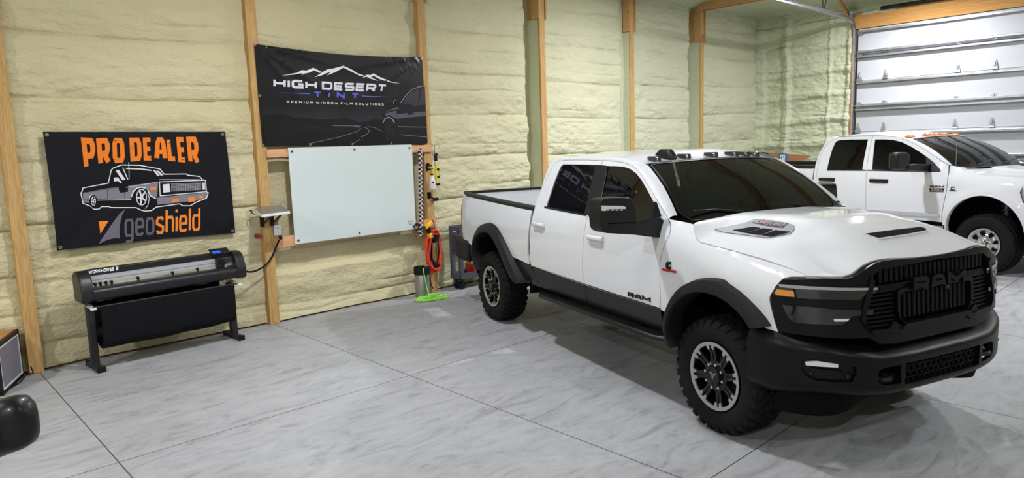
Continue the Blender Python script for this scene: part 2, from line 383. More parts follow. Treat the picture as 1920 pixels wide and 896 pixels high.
def left_wall():
    xs = np.arange(-4.0, 15.62, .026); zs = np.arange(.022, ZC+.02, .016); X, Z = np.meshgrid(xs, zs, indexing='ij')
    d = foam_relief(X, Z, 11)
    Y = 8.135-d
    for i, p in enumerate(POSTS):
        wgap = [.16, .13, .17, .09, .24, .16, .27][i]
        edge = p-.06-wgap-.03*vnoise(Z*2.1, Z*0+i*9.7, 77)-.018*vnoise(Z*7, Z*0+i*3.1, 78)
        g = smoothstep(-.035 if i < 4 else -.014, .02 if i < 4 else .014, X-edge)*(1-smoothstep(-.02, .05, X-(p-.02)))
        depth = [8.09, 8.075, 8.085, 8.07, 8.27, 8.16, 8.28][i]+.012*fbm(X*6, Z*3, 5, 2)
        Y = Y*(1-g)+g*np.maximum(depth, Y)
        r = smoothstep(.0, .06, X-(p+.03))*(1-smoothstep(.08, .32, X-p)); Y = Y-r*.015
    # the recess behind the glass board
    b = smoothstep(3.52, 3.6, X)*(1-smoothstep(5.78, 5.84, X))*smoothstep(.86, .98, Z)*(1-smoothstep(2.1, 2.16, Z)); Y = Y*(1-b)+b*(8.175-.012*fbm(X*4, Z*6, 21, 3))
    g = smoothstep(3.5, 3.56, X)*(1-smoothstep(5.82, 5.86, X))*smoothstep(.585, .63, Z+.02*vnoise(X*2.2, Z*0, 71))*(1-smoothstep(.9, .96, Z)); Y = Y*(1-g)+g*(8.165-.012*fbm(X*4, Z*6, 22, 3))
    o = grid_mesh('wall_left', X, Y, Z, M_FOAM); tag(o, kind='structure'); return o
left_wall()
def right_wall():
    # far wall beside the big door: framing members show through the foam as rounded ribs
    ys = np.arange(5.96, 8.2, .016); zs = np.arange(.02, ZC+.02, .014); Y, Z = np.meshgrid(ys, zs, indexing='ij')
    d = .02*fbm(Y*2.5, Z*3, 31, 4)+.007*fbm(Y*10, Z*18, 33, 3)
    d = d+.010*fbm(Y*1.5, Z*9, 37, 3)+.006*fbm(Y*14, Z*30, 39, 2)
    def rib(t, w): return np.exp(-np.abs(t/w)**3)
    wob = .025*vnoise(Y*1.2, Z*1.7, 50)
    for yc, w in ((7.98, .10), (7.40, .075), (7.33, .05), (6.42, .04), (6.02, .06)): d = d+(.055 if w > .05 else .03)*rib(Y-yc-wob, w)
    for zc in (.2, .72, 1.33, 1.86, 2.36, 2.92, 3.42, 3.92, 4.42): d = d+.045*rib(Z-zc-.03*(8-Y)-wob, .075)*(1-.0*Y)-.045*np.exp(-((Z-zc-.11-wob*1.3)/.014)**2)*smoothstep(-.4, .2, vnoise(Y*1.5, Z*0+zc*7, 55))
    X = XW-.02-d-.12*smoothstep(7.95, 8.2, Y)
    tag(grid_mesh('wall_right', X, Y, Z, M_FOAM2), kind='structure')
    ys = np.arange(-7., 6.02, .06); zs = np.arange(4.5, ZC+.05, .06); Y, Z = np.meshgrid(ys, zs, indexing='ij')
    tag(grid_mesh('trim_11', XW-.03-.03*fbm(Y*2, Z*4, 90, 4), Y, Z, M_FOAM2), kind='structure')
    struct('trim_12', MB().box((XW+.0, -2.6, 2.25), (.16, 9.0, 4.5)), M_FOAM2)
right_wall()
M_BACK = mat('foam_rear', '#b8b6a0', .85)
struct('wall_front', MB().box((4.7, -7.0, 2.4), (22.0, .1, 4.9)), M_BACK)
struct('wall_end', MB().box((-6.05, .6, 2.4), (.1, 15.4, 4.9)), M_BACK)
struct('trim_13', MB().box((-5.0, 8.15, 2.4), (2.1, .1, 4.9)), M_BACK)
def ceiling():
    xs = np.arange(-6.1, 15.7, .12); ys = np.arange(-7.1, 8.3, .12); X, Y = np.meshgrid(xs, ys, indexing='ij')
    Z = ZC-.02+.03*fbm(X*1.2, Y*1.2, 60, 4)-.10*smoothstep(7.85, 8.25, Y)-.10*smoothstep(15.15, 15.5, X)
    tag(grid_mesh('ceiling', X, Y, Z, M_FOAM2), kind='structure')
ceiling()
def floor_mat():
    m = bpy.data.materials.new('concrete'); m.use_nodes = True; t = NT(m); b = t.n['Principled BSDF']
    tc = t.add('ShaderNodeTexCoord'); co = tc.outputs['Object']
    mp = t.add('ShaderNodeMapping'); mp.inputs['Scale'].default_value = (.9, 2.6, 1); mp.inputs['Rotation'].default_value = (0, 0, .5); t.link(co, mp.inputs[0])
    n1 = t.add('ShaderNodeTexNoise'); n1.inputs['Scale'].default_value = 2.4; n1.inputs['Detail'].default_value = 8; n1.inputs['Roughness'].default_value = .62; n1.inputs['Distortion'].default_value = 1.6; t.link(mp.outputs[0], n1.inputs[0])
    n2 = t.add('ShaderNodeTexNoise'); n2.inputs['Scale'].default_value = .55; n2.inputs['Detail'].default_value = 4; t.link(co, n2.inputs[0])
    n3 = t.add('ShaderNodeTexNoise'); n3.inputs['Scale'].default_value = 9; n3.inputs['Detail'].default_value = 6; n3.inputs['Distortion'].default_value = 2.5; t.link(mp.outputs[0], n3.inputs[0])
    cr = t.add('ShaderNodeValToRGB'); e = cr.color_ramp.elements
    e[0].position = .30; e[0].color = lin('#8b8b8e'); e[1].position = .62; e[1].color = lin('#aaaaad'); x = e.new(.45); x.color = lin('#a0a1a4'); t.link(n1.outputs[0], cr.inputs[0])
    c2 = t.add('ShaderNodeMapRange'); c2.inputs[1].default_value = .3; c2.inputs[2].default_value = .7; c2.inputs[3].default_value = .90; c2.inputs[4].default_value = 1.06; t.link(n2.outputs[0], c2.inputs[0])
    c3 = t.add('ShaderNodeMapRange'); c3.inputs[1].default_value = .28; c3.inputs[2].default_value = .5; c3.inputs[3].default_value = .88; c3.inputs[4].default_value = 1.0; t.link(n3.outputs[0], c3.inputs[0])
    m1 = t.add('ShaderNodeMix', data_type='RGBA', blend_type='MULTIPLY'); m1.inputs[0].default_value = 1; t.link(cr.outputs[0], m1.inputs[6]); t.link(c2.outputs[0], m1.inputs[7])
    m2 = t.add('ShaderNodeMix', data_type='RGBA', blend_type='MULTIPLY'); m2.inputs[0].default_value = 1; t.link(m1.outputs[2], m2.inputs[6]); t.link(c3.outputs[0], m2.inputs[7])
    # saw-cut joints every 2.40 m by 3.02 m
    sx = t.add('ShaderNodeSeparateXYZ'); t.link(co, sx.inputs[0]); lines = []
    for ax, x0, sp in ((0, 1.062, 2.398), (1, 5.157, 3.021)):
        a = t.add('ShaderNodeMath', operation='SUBTRACT'); a.inputs[1].default_value = x0-sp*20; t.link(sx.outputs[ax], a.inputs[0])
        p = t.add('ShaderNodeMath', operation='PINGPONG'); p.inputs[1].default_value = sp/2; t.link(a.outputs[0], p.inputs[0])
        l = t.add('ShaderNodeMapRange'); l.inputs[1].default_value = .0025; l.inputs[2].default_value = .0055; l.inputs[3].default_value = 1; l.inputs[4].default_value = 0; t.link(p.outputs[0], l.inputs[0]); lines.append(l)
    mxl = t.add('ShaderNodeMath', operation='MAXIMUM'); t.link(lines[0].outputs[0], mxl.inputs[0]); t.link(lines[1].outputs[0], mxl.inputs[1])
    m3 = t.add('ShaderNodeMix', data_type='RGBA'); t.link(mxl.outputs[0], m3.inputs[0]); t.link(m2.outputs[2], m3.inputs[6]); m3.inputs[7].default_value = lin('#3c3b3a'); t.link(m3.outputs[2], b.inputs['Base Color'])
    rr = t.add('ShaderNodeMapRange'); rr.inputs[3].default_value = .42; rr.inputs[4].default_value = .62; t.link(n1.outputs[0], rr.inputs[0]); t.link(rr.outputs[0], b.inputs['Roughness'])
    b.inputs['Specular IOR Level'].default_value = .35
    bp = t.add('ShaderNodeBump'); bp.inputs['Strength'].default_value = .12; bp.inputs['Distance'].default_value = .01; t.link(n3.outputs[0], bp.inputs['Height']); t.link(bp.outputs[0], b.inputs['Normal'])
    return m
struct('floor', MB().box((4.75, .6, -.1), (21.9, 15.4, .2)), floor_mat(), smooth=0)
M_SKIRT = wood('skirt_wood', '#8a4a2a', '#6a3820', axis=0)
struct('baseboard_left', MB().box((5.8, 8.14, .02), (19.4, .03, .04)), M_SKIRT)
# posts of laminated timber
M_POST = wood('post_wood', '#cfab72', '#ac834c', axis=2)
M_CLEAT = wood('cleat_wood', '#e3b48c', '#c98f62', axis=0, scale=1.2)
M_LVL = wood('beam_wood', '#d3a877', '#b98b58', axis=1, scale=.8)
for i, p in enumerate(POSTS):
    b = MB().box((p, 8.14, 2.34), (.122, .28, 4.68)); o = struct('trim_%d' % (i+1), b, M_POST, bevel=.004)
    if i > 3: MB().box((p-.0635, 8.155, 2.03), (.007, .25, 4.05)).build('foam_coat', M_FOAM2, o, label='foam overspray on the side of the post')
    if i > 0:
        pl = MB()
        for s in (-1, 1): pl.box((p+s*.079, 8.055, 4.46), (.036, .16, .80))
        pl.build('splice_plank', M_LVL, o, bevel=.003)
# roof beams: two plies from each post across the building
for i, p in enumerate(POSTS):
    if i == 0: continue
    b = MB()
    for s in (-1, 1): b.box((p+s*.08, 1.3, 4.755), (.036, 13.6, .15))
    struct('trim_%d' % (20+i), b, M_LVL)
# ------------------------------------------------------------------ the overhead door
M_DOOR = mat('door_panel_white', '#bfc0c4', .38, bump=.03, bscale=220, spec=.4)
M_GALV = mat('galvanised', '#b9bcc0', .35, .85, var=.2, vscale=12)
M_DARKST = mat('dark_steel', '#47484c', .45, .6)
M_BLKST = mat('black_steel', '#151516', .4, .3)
def big_door():
    DY0, DY1, NS, H = 5.86, 1.9, 8, 4.225/8
    d = thing('door_1', None, None, (XW-.02, 0, 0)); d['kind'] = 'structure'
    for k in range(NS):
        z0 = k*H; b = MB(); b.box((.03, (DY0+DY1)/2, z0+H/2), (.05, DY0-DY1, H-.006)); b.build('door_section', M_DOOR, d, bevel=.006)
    def strut(z):
        b = MB(); L0, L1 = DY0-.02, DY1+.02; prof = [(.006, .0), (-.022, .0), (-.03, .012), (-.095, .012), (-.095, .046), (-.03, .046), (-.022, .058), (.006, .058)]
        prof = [(x, zz) for x, zz in prof]; b.rings([[(x, y, z+zz) for x, zz in prof] for y in (L0, L1)]); b.build('strut', M_GALV, d, smooth=20)
    for z in (4.215-.05, 3.755, 3.655, 3.125, 2.66, 2.575, 2.06, 1.60, 1.52, 1.0, .52): strut(z-.03)
    hy = [5.80, 5.30, 4.02, 3.42, 2.5]
    for k in range(1, NS):
        z = k*H
        for y in hy:
            b = MB()
            if k % 2 == 0:
                b.prism([(-.045, -.05), (.045, -.05), (.045, .0), (.012, .135), (-.012, .135), (-.045, .0)], lambda a, c: (-.005, y+a, z+.05+c), lambda a, c: (-.022, y+a, z+.05+c))
                b.prism([(-.02, .02), (.02, .02), (.006, .09), (-.006, .09)], lambda a, c: (-.022, y+a, z+.05+c), lambda a, c: (-.05, y+a*.8, z+.05+c))
            else:
                b.box((-.014, y, z+.05), (.02, .10, .06)); b.box((-.035, y, z+.055), (.03, .04, .08))
            b.cyl((-.03, y-.05, z+.012), (-.03, y+.05, z+.012), .012, n=8)
            b.build('hinge', M_GALV, d, bevel=.002)
    for k in range(NS+1):
        z = min(k*H+.02, 4.13); b = MB(); b.cyl((-.03, DY0-.12, z), (-.03, DY0+.06, z), .008, n=8); b.cyl((-.03, DY0+.04, z), (-.03, DY0+.065, z), .028, n=14); b.box((-.02, DY0-.06, z), (.04, .10, .06)); b.build('roller', M_GALV, d)
    # track: up beside the door, round the bend and back under the ceiling
    path = [(-.03, DY0+.06, z) for z in np.linspace(0.02, 4.12, 8)]+[(-.03-.32*(1-math.cos(a)), DY0+.06, 4.12+.32*math.sin(a)) for a in np.linspace(.15, PI/2, 9)]+[(x, DY0+.06, 4.44) for x in (-1., -3., -5.)]
    P = [Vector(p) for p in path]; rr = []
    for i, p in enumerate(P):
        t = (P[min(i+1, len(P)-1)]-P[max(i-1, 0)]).normalized(); nrm = Vector((t.z, 0, -t.x))
        rr.append([p+nrm*a+Vector((0, b_, 0)) for a, b_ in ((.03, -.02), (.034, .022), (-.034, .022), (-.03, -.02), (-.026, -.016), (-.028, .016), (.028, .016), (.026, -.016))])
    MB().rings(rr).build('track', M_GALV, d, smooth=30)
    hb = MB(); hb.box((-1.55, DY0+.09, 4.62), (.03, .006, .36)); hb.box((-1.42, DY0+.09, 4.62), (.03, .006, .36), Matrix.Rotation(.5, 3, 'Y')); hb.build('track_hanger', M_DARKST, d)
    MB().cyl((-.13, DY0+.14, 4.565), (-.13, DY1-.2, 4.565), .0127, n=10).build('torsion_shaft', M_GALV, d)
    sp = MB()
    nco = 60; pth = []
    y0, y1 = DY0-.47, 3.1
    sp.cyl((-.13, y0, 4.565), (-.13, y1, 4.565), .034, n=16)
    for k in range(nco*10+1):
        a = 2*PI*k/10; pth.append((-.13+.036*math.cos(a), y0+(y1-y0)*k/(nco*10), 4.565+.036*math.sin(a)))
    sp.tube(pth, .008, 5); sp.build('torsion_spring', M_BLKST, d)
    MB().lathe([(.012, 0), (.085, 0), (.085, .02), (.075, .03), (.075, .10), (.09, .105), (.09, .12), (.012, .12)], (-.15, DY0-.02, 4.565), 'Y', 20).build('cable_drum', M_GALV, d)
    bb = MB().box((-.06, DY0+.1, 4.55), (.16, .012, .12)); bb.build('bearing_plate', M_GALV, d)
    return d
big_door()
hb = MB().box((XW-.005, 3.9, 4.40), (.05, 4.1, .33)); struct('trim_8', hb, wood('header_wood', '#d3a060', '#bb8548', axis=1, scale=.7), bevel=.003)
struct('trim_9', MB().box((XW-.03, 5.955, 2.2), (.08, .06, 4.4)), wood('jamb_wood', '#b98558', '#94653c', axis=2), bevel=.003)
br = MB().bar([(XW-.1, 6.02, 4.50), (XW-.42, 6.12, 4.85)], .09, .038, (0, 1, 0)); struct('trim_10', br, M_LVL)
# ------------------------------------------------------------------ high bay lamps under the ceiling
M_LAMPH = mat('lamp_housing', '#202124', .5); M_LAMPG = mat('lamp_lens', '#ffffff', .4, emit='#ffffff', estr=18.)
for i, (x, y, watts) in enumerate(LAMP_SPOTS):
    t = thing('high_bay_lamp', 'round black high bay lamp hung under the ceiling', 'lamp', (x, y, LAMP_Z), 0, 'high bay lamps under the ceiling')
    MB().lathe([(.02, .14), (.07, .14), (.09, .05), (.15, .03), (.15, .0), (.135, .0), (.135, .012), (.02, .012)], n=24).build('housing', M_LAMPH, t)
    MB().cyl((0, 0, .14), (0, 0, .20), .01, n=8).build('hook', M_LAMPH, t)
    MB().lathe([(.005, .005), (.13, .005), (.13, .008), (.005, .008)], n=24).build('lens', M_LAMPG, t)
    L = bpy.data.lights.new('lamp_light', 'AREA'); L.shape = 'DISK'; L.size = .26; L.energy = watts; L.color = LAMP_COL
    lo_ = bpy.data.objects.new('lamp_light', L); COL.objects.link(lo_); lo_.parent = t; lo_.location = (0, 0, -.005)
# ================================================================== BANNERS AND GLASS BOARD
def crop(x0, y0, s): return lambda X, Y: (x0+X/s, y0+Y/s)
M_BAN1 = mat('banner_cloth', '#0f1017', .62, spec=.2, bump=.1, bscale=400)
M_BAN2 = mat('banner_vinyl', '#121014', .30, spec=.40)
def ink(h, rough=.5):
    c = lin(h)[:3]; k = .55 if max(c) < .10 else .85 if max(c) < .3 else 1.
    return mat('ink_'+h.strip('#')+('g' if rough < .4 else ''), tuple(x*k for x in c), rough, spec=.40 if rough < .4 else .2)
M_GROM = mat('grommet_brass', '#c9c2ae', .3, .9)
M_BOLT = mat('bolt_steel', '#8f9296', .3, .9)
class Sheet:
    # a hanging printed sheet in the plane y = Y; prints are thin inks laid on its own folds
    def __init__(s, root, Y, fold): s.root = root; s.Y = Y; s.fold = fold; s.n = 0
    def surf(s, off): return lambda u, v: (u, s.Y+s.fold(u, v)-off, v)
    def ink(s, name, polys, h, step=.12, rough=.5, n=None):
        s.n += 1; k = s.n if n is None else n
        return panel(name, polys, s.surf(.0016+.0009*k), 0, ink(h, rough), s.root, step=step, sgn=1, smooth=60)
def ell(c, rx, ry, n=28): return [(c[0]+rx*math.cos(2*PI*i/n), c[1]+ry*math.sin(2*PI*i/n)) for i in range(n)]
def dealer_banner():
    Y = 8.03; W = lambda p: wallpt(p[0], p[1], Y)
    TL, TR, BR, BL = [W(p) for p in ((80, 247), (421, 247), (440, 437), (107, 470))]
    t = thing('banner', 'black cloth banner reading PRO DEALER above a classic pickup drawing', 'banner')
    def fold(u, v):
        a = .012*math.sin(5*(u-1.33)+2.5*(v-1.7))*((v-1.2)/1.1)*.5
        d1 = abs((u-1.33)-(v-1.17)*1.1); d2 = abs((3.07-u)-(v-1.17)*1.3)
        return a+.010*math.exp(-(d1/.10)**2)*max(0, 1-(v-1.17)/.9)-.008*math.exp(-(d2/.12)**2)*max(0, 1-(v-1.17)/.9)-.01
    S = Sheet(t, Y, fold)
    edge = []
    for a, b, sag in ((TL, TR, .0), (TR, BR, -.012), (BR, BL, .015), (BL, TL, .006)):
        a = np.array(a); b = np.array(b); nn = np.array([-(b-a)[1], (b-a)[0]]); nn = nn/np.hypot(*nn)
        for i in range(10): edge.append(tuple(a+(b-a)*i/10+nn*sag*math.sin(PI*i/10)*-1))
    panel('cloth', [edge], S.surf(0), .0015, M_BAN1, t, step=.04, both=True)
    for p in ((TL[0]+.03, TL[1]-.03), (TR[0]-.03, TR[1]-.03), (BR[0]-.03, BR[1]+.03), (BL[0]+.03, BL[1]+.03)):
        y = Y+fold(*p); MB().lathe([(.007, -.001), (.007, -.005), (.015, -.005), (.017, -.001)], (p[0], y, p[1]), 'Y', 14).build('grommet', M_GROM, t)
    c1 = crop(70, 235, 3.734); P1 = lambda L: [W(c1(*p)) for p in L]
    quads = {0: ('P', [(302, 84), (400, 90), (408, 292), (330, 314)]), 1: ('R', [(408, 92), (500, 86), (514, 272), (428, 288)]), 2: ('O', [(520, 88), (602, 88), (612, 258), (527, 268)]),
             3: ('D', [(640, 86), (722, 86), (730, 246), (650, 254)]), 4: ('E', [(735, 86), (802, 84), (808, 246), (742, 246)]), 5: ('A', [(818, 84), (896, 84), (912, 246), (816, 246)]), 6: ('L', [(900, 84), (960, 82), (978, 252), (915, 248)]),
             7: ('E', [(970, 82), (1032, 82), (1047, 262), (985, 256)]), 8: ('R', [(1040, 80), (1120, 78), (1137, 282), (1058, 268)])}
    for k, (ch, q) in quads.items(): S.ink('lettering', text_on(ch, P1(q), .54, .20, .0), '#ef7f24', n=1)
    # worn flecks in the printed letters
    rng = random.Random(3); fl = []
    for _ in range(46):
        x, y = rng.uniform(305, 1130), rng.uniform(100, 245); r = rng.uniform(2, 5); fl.append([W(c1(x+r*math.cos(a)*rng.uniform(.5, 1.6), y+r*math.sin(a)*.7)) for a in (0, 1.2, 2.4, 3.7, 5)])
    S.ink('worn_flecks', fl, '#24201f', n=2)
    g = [(608, 655), (1138, 618), (1138, 735), (608, 782)]
    L = letters('geoshield', .60, .155, .10)[0]; tot = letters('geoshield', .60, .155, .10)[1]; TLq, TRq, BRq, BLq = [np.array(W(c1(*p))) for p in g]
    f = lambda p: tuple((BLq*(1-p[0]/tot)+BRq*(p[0]/tot))*(1-p[1])+(TLq*(1-p[0]/tot)+TRq*(p[0]/tot))*p[1])
    for i, q in L: S.ink('lettering', [[f(p) for p in k] for k in q], '#6b6570' if i < 3 else '#f08a35', n=1)
    S.ink('sail_emblem', [P1([(615, 582), (590, 630), (577, 690), (572, 740), (576, 790), (540, 789), (490, 800), (425, 832), (462, 775), (520, 690), (570, 622)])], '#78727e', n=1)
    S.ink('triangle_emblem', [P1([(428, 672), (497, 668), (440, 758)])], '#f08a35', n=1)
    c2 = crop(140, 290, 5.6); P = lambda L: [W(c2(*p)) for p in L]
    def line(pts, w, closed=False): return [P(q) for q in stroke(pts, w, closed)]
    sil = [(62, 405), (80, 375), (82, 350), (350, 298), (380, 160), (400, 140), (487, 108), (680, 112), (890, 150), (935, 205), (1165, 202), (1185, 215), (1310, 228), (1335, 262), (1370, 270), (1380, 390), (1398, 400), (1380, 455), (1290, 490), (1265, 500), (1210, 535), (1130, 535), (1095, 515), (850, 550), (805, 585), (740, 592), (690, 580), (640, 555), (380, 555), (360, 545), (280, 545), (255, 570), (200, 572), (165, 540), (85, 510)]
    cx, cy = 700, 350
    S.ink('pickup_drawing_outline', line(sil, 9, True), '#e9e7ea', n=3)
    S.ink('pickup_drawing', [P(sil)], '#141318', n=1)
    S.ink('pickup_drawing_body', [P([(82, 400), (350, 352), (520, 330), (870, 285), (862, 440), (790, 440), (770, 390), (740, 358), (690, 345), (630, 370), (595, 440), (575, 465), (340, 465), (225, 465), (212, 430), (180, 420), (152, 440), (145, 470), (85, 475)]),
                                  P([(858, 450), (1390, 396), (1376, 450), (1280, 480), (868, 525)]), P([(80, 480), (145, 480), (150, 505), (90, 500)])], '#8d8792', n=2)
    wh = line([(75, 352), (350, 300)], 6)+line([(220, 478), (590, 470)], 6)+line([(590, 445), (612, 385), (650, 350), (690, 340), (740, 350)], 12)+line([(765, 380), (790, 430), (850, 460)], 12)+line([(500, 135), (555, 262)], 10)+line([(535, 145), (690, 150), (800, 165)], 12)
    wh += [P([(425, 165), (460, 160), (530, 262), (495, 268)]), P([(405, 240), (455, 238), (465, 262), (492, 290), (480, 300), (450, 275), (410, 282)]), P([(815, 160), (840, 163), (890, 222), (862, 222)]), P([(850, 168), (880, 170), (925, 215), (900, 220)])]
    wh += line([(885, 285), (1370, 268), (1376, 388), (892, 432)], 9, True)+line([(880, 262), (1310, 262)], 6)+line([(562, 80), (568, 255)], 6)+line([(150, 470), (155, 440), (180, 420), (205, 430)], 8)+line([(870, 285), (790, 300), (520, 345)], 5)
    wh += [P([(918, 312), (990, 305), (1000, 390), (925, 398)]), P([(1335, 295), (1362, 292), (1365, 365), (1340, 370)])]
    for k in range(9): wh += line([(1010, 305+9.5*k), (1325, 295+8.6*k)], 1.8)
    for k in range(13): wh += line([(1012+25*k, 303), (1014+25*k, 388-1*k)], 1.6)
    S.ink('pickup_drawing_lines', wh, '#dcdae0', n=3)
    S.ink('pickup_drawing_lines', line([(340, 360), (345, 480)], 4)+line([(515, 335), (525, 470)], 4)+line([(120, 395), (350, 360), (870, 290)], 3), '#1b1a1f', n=3)
    S.ink('pickup_drawing_tyres', [P(ell((708, 462), 74, 110)), P(ell((193, 490), 40, 68))], '#16151a', n=4)
    S.ink('pickup_drawing_wheels', line(ell((697, 446), 52, 82), 9, True)+line(ell((194, 486), 22, 46), 6, True)+[P(q) for k in range(5) for q in stroke([(697, 446), (697+46*math.cos(k*1.257+.5), 446+74*math.sin(k*1.257+.5))], 18)]+[P(q) for k in range(5) for q in stroke([(194, 486), (194+19*math.cos(k*1.257+.5), 486+40*math.sin(k*1.257+.5))], 8)]+line([(760, 400), (778, 455), (765, 530), (735, 565)], 6), '#dcdae0', n=5)
    S.ink('pickup_drawing_lamps', [P([(1010, 470), (1085, 460), (1088, 495), (1012, 500)]), P([(1185, 450), (1260, 440), (1262, 488), (1187, 498)]), P([(1302, 432), (1340, 428), (1343, 452), (1305, 458)]), P([(790, 340), (848, 334), (850, 370), (792, 373)])], '#f08a35', n=4)
dealer_banner()
def tint_banner():
    Y = 7.992; W = lambda p: wallpt(p[0], p[1], Y)
    TL, TR, BR, BL = [W(p) for p in ((476, 82), (791, 107), (801, 270), (492, 275))]
    t = thing('banner', 'black vinyl banner reading HIGH DESERT TINT stretched between two posts', 'banner')
    W0, H0 = TR[0]-TL[0], TL[1]-BL[1]
    def fold(u, v):
        a, b = (u-TL[0])/W0, (v-BL[1])/H0
        sag = .01*math.sin(PI*min(max(a, 0), 1))*math.sin(PI*min(max(b, 0), 1))
        k = 0
        for (cx, cz, sx) in ((TL[0], TL[1], 1), (TR[0], TR[1], -1)):
            dx, dz = (u-cx)*sx, cz-v; r = math.hypot(dx, dz)+1e-6; th = math.atan2(dz, max(dx, 1e-6))
            for th0, w, am in ((.16, .035, .020), (.52, .03, .016), (.85, .05, .010)): k -= am*math.exp(-((th-th0)/w)**2)*math.exp(-r/.6)*min(1, r/.12)
        return sag*.6+k-.004
    S = Sheet(t, Y, fold)
    edge = []
    for a, b, sag in ((TL, TR, .045), (TR, BR, .0), (BR, BL, .0), (BL, TL, .0)):
        for i in range(14):
            p = [a[0]+(b[0]-a[0])*i/14, a[1]+(b[1]-a[1])*i/14]; p[1] -= sag*math.sin(PI*i/14); edge.append(tuple(p))
    panel('vinyl', [edge], S.surf(0), .0015, M_BAN2, t, step=.035, both=True, smooth=60)
    cb = crop(470, 70, 4.168); P = lambda L: [W(cb(*p)) for p in L]
    def line(pts, w, closed=False): return [P(q) for q in stroke(pts, w, closed)]
    for X, Yy in ((33, 57), (407, 97), (743, 127), (1052, 150), (1335, 167), (70, 455), (1356, 495), (98, 845), (463, 838), (793, 834), (1098, 828), (1372, 822)):
        p = W(cb(X, Yy)); y = Y+fold(*p); MB().lathe([(.006, -.001), (.006, -.006), (.013, -.006), (.015, -.001)], (p[0], y, p[1]), 'Y', 12).build('grommet', M_GROM, t)
    # printed night landscape
    def cmix(a, b, k):
        A, B = [int(a[i:i+2], 16) for i in (1, 3, 5)], [int(b[i:i+2], 16) for i in (1, 3, 5)]; return '#%02x%02x%02x' % tuple(round(x+(y-x)*k) for x, y in zip(A, B))
    lft = lambda y: 40+(y-57)*.075+12; rgt = lambda y: 1335+(y-167)*.056-6
    nb = 9
    for k in range(nb):
        y0 = 470+200*k/nb; y1 = 470+200*(k+1)/nb+1; S.ink('printed_sky', [P([(lft(y0), y0), (rgt(y0), y0), (rgt(y1), y1), (lft(y1), y1)])], cmix('#191619', '#4b4052', ((k+.5)/nb)**2), n=1, rough=.3)
    S.ink('printed_hills', [P([(lft(615), 610), (180, 595), (240, 592), (330, 625), (450, 628), (520, 640), (620, 640), (690, 632), (742, 622), (790, 640), (850, 665), (900, 655), (985, 632), (1040, 645), (1200, 650), (1365, 650), (1366, 700), (lft(700), 700)])], '#141217', n=2, rough=.3)
    S.ink('printed_ground', [P([(lft(690), 688), (1040, 690), (1366, 690), (1372, 835), (700, 838), (lft(850), 843)])], '#19171a', n=3, rough=.3)
    rng = random.Random(5)
    S.ink('printed_brush', [P(ell((rng.uniform(240, 820), rng.uniform(690, 735)), rng.uniform(5, 16), rng.uniform(2, 5), 7)) for _ in range(70)], '#2c292f', n=4, rough=.3)
    S.ink('printed_road', [P([(500, 836), (700, 780), (835, 738), (860, 716), (845, 700), (905, 700), (960, 705), (1035, 735), (1040, 836)])], '#121014', n=4, rough=.3)
    S.ink('printed_road_lines', line([(450, 832), (700, 776), (832, 736), (858, 714), (842, 700), (800, 692)], 3)+line([(880, 700), (910, 712), (925, 732), (915, 748), (890, 766)], 3)+line([(862, 778), (887, 766)], 5)+line([(800, 830), (852, 795)], 2.5)+line([(910, 695), (970, 708), (1032, 738)], 2.5)+line([(640, 690), (860, 693)], 3), '#8d8892', n=5, rough=.3)
    c3 = crop(690, 150, 6.89); Q = lambda L: [W(c3(*p)) for p in L]
    def l3(pts, w, closed=False): return [Q(q) for q in stroke(pts, w, closed)]
    S.ink('printed_pickup', [Q([(200, 440), (215, 410), (370, 345), (410, 310), (470, 220), (560, 130), (640, 95), (727, 77), (764, 815), (560, 818), (400, 745), (330, 800), (230, 785), (195, 560), (185, 540), (205, 480)])], '#1f1c22', n=6, rough=.3)
    S.ink('printed_pickup_glass', [Q([(450, 310), (475, 235), (560, 150), (660, 115), (640, 330), (590, 335)]), Q([(690, 110), (722, 103), (735, 320), (650, 330)])], '#4b4351', n=7, rough=.3)
    S.ink('printed_pickup_body', [Q([(365, 440), (736, 405), (740, 462), (365, 500)]), Q([(215, 430), (355, 398), (355, 500), (320, 480), (270, 452), (215, 465)]), Q([(215, 415), (370, 347), (400, 370), (260, 402)])], '#5f5768', n=7, rough=.3)
    S.ink('printed_pickup_lines', l3([(410, 305), (470, 215), (560, 125), (640, 92), (726, 74)], 7)+l3([(185, 560), (215, 500), (260, 480), (310, 505), (335, 555)], 10)+l3([(385, 602), (752, 610)], 5)+l3([(420, 706), (756, 738)], 4)+l3([(325, 308), (328, 275), (350, 258)], 9)+l3([(358, 400), (358, 500)], 4), '#9d96a6', n=8, rough=.3)
    S.ink('printed_pickup_dark', [Q([(505, 432), (530, 408), (572, 415), (566, 442), (525, 456)]), Q([(455, 330), (480, 305), (540, 308), (560, 335)]), Q([(345, 262), (400, 262), (430, 330), (350, 322)])]+l3([(582, 340), (585, 490)], 4), '#131116', n=8, rough=.3)
    S.ink('printed_pickup_wheel', l3(ell((268, 690), 52, 70), 9, True)+l3(ell((268, 690), 18, 24), 6, True)+l3([(205, 700), (215, 620), (250, 590), (290, 600)], 5), '#3c3641', n=8, rough=.3)
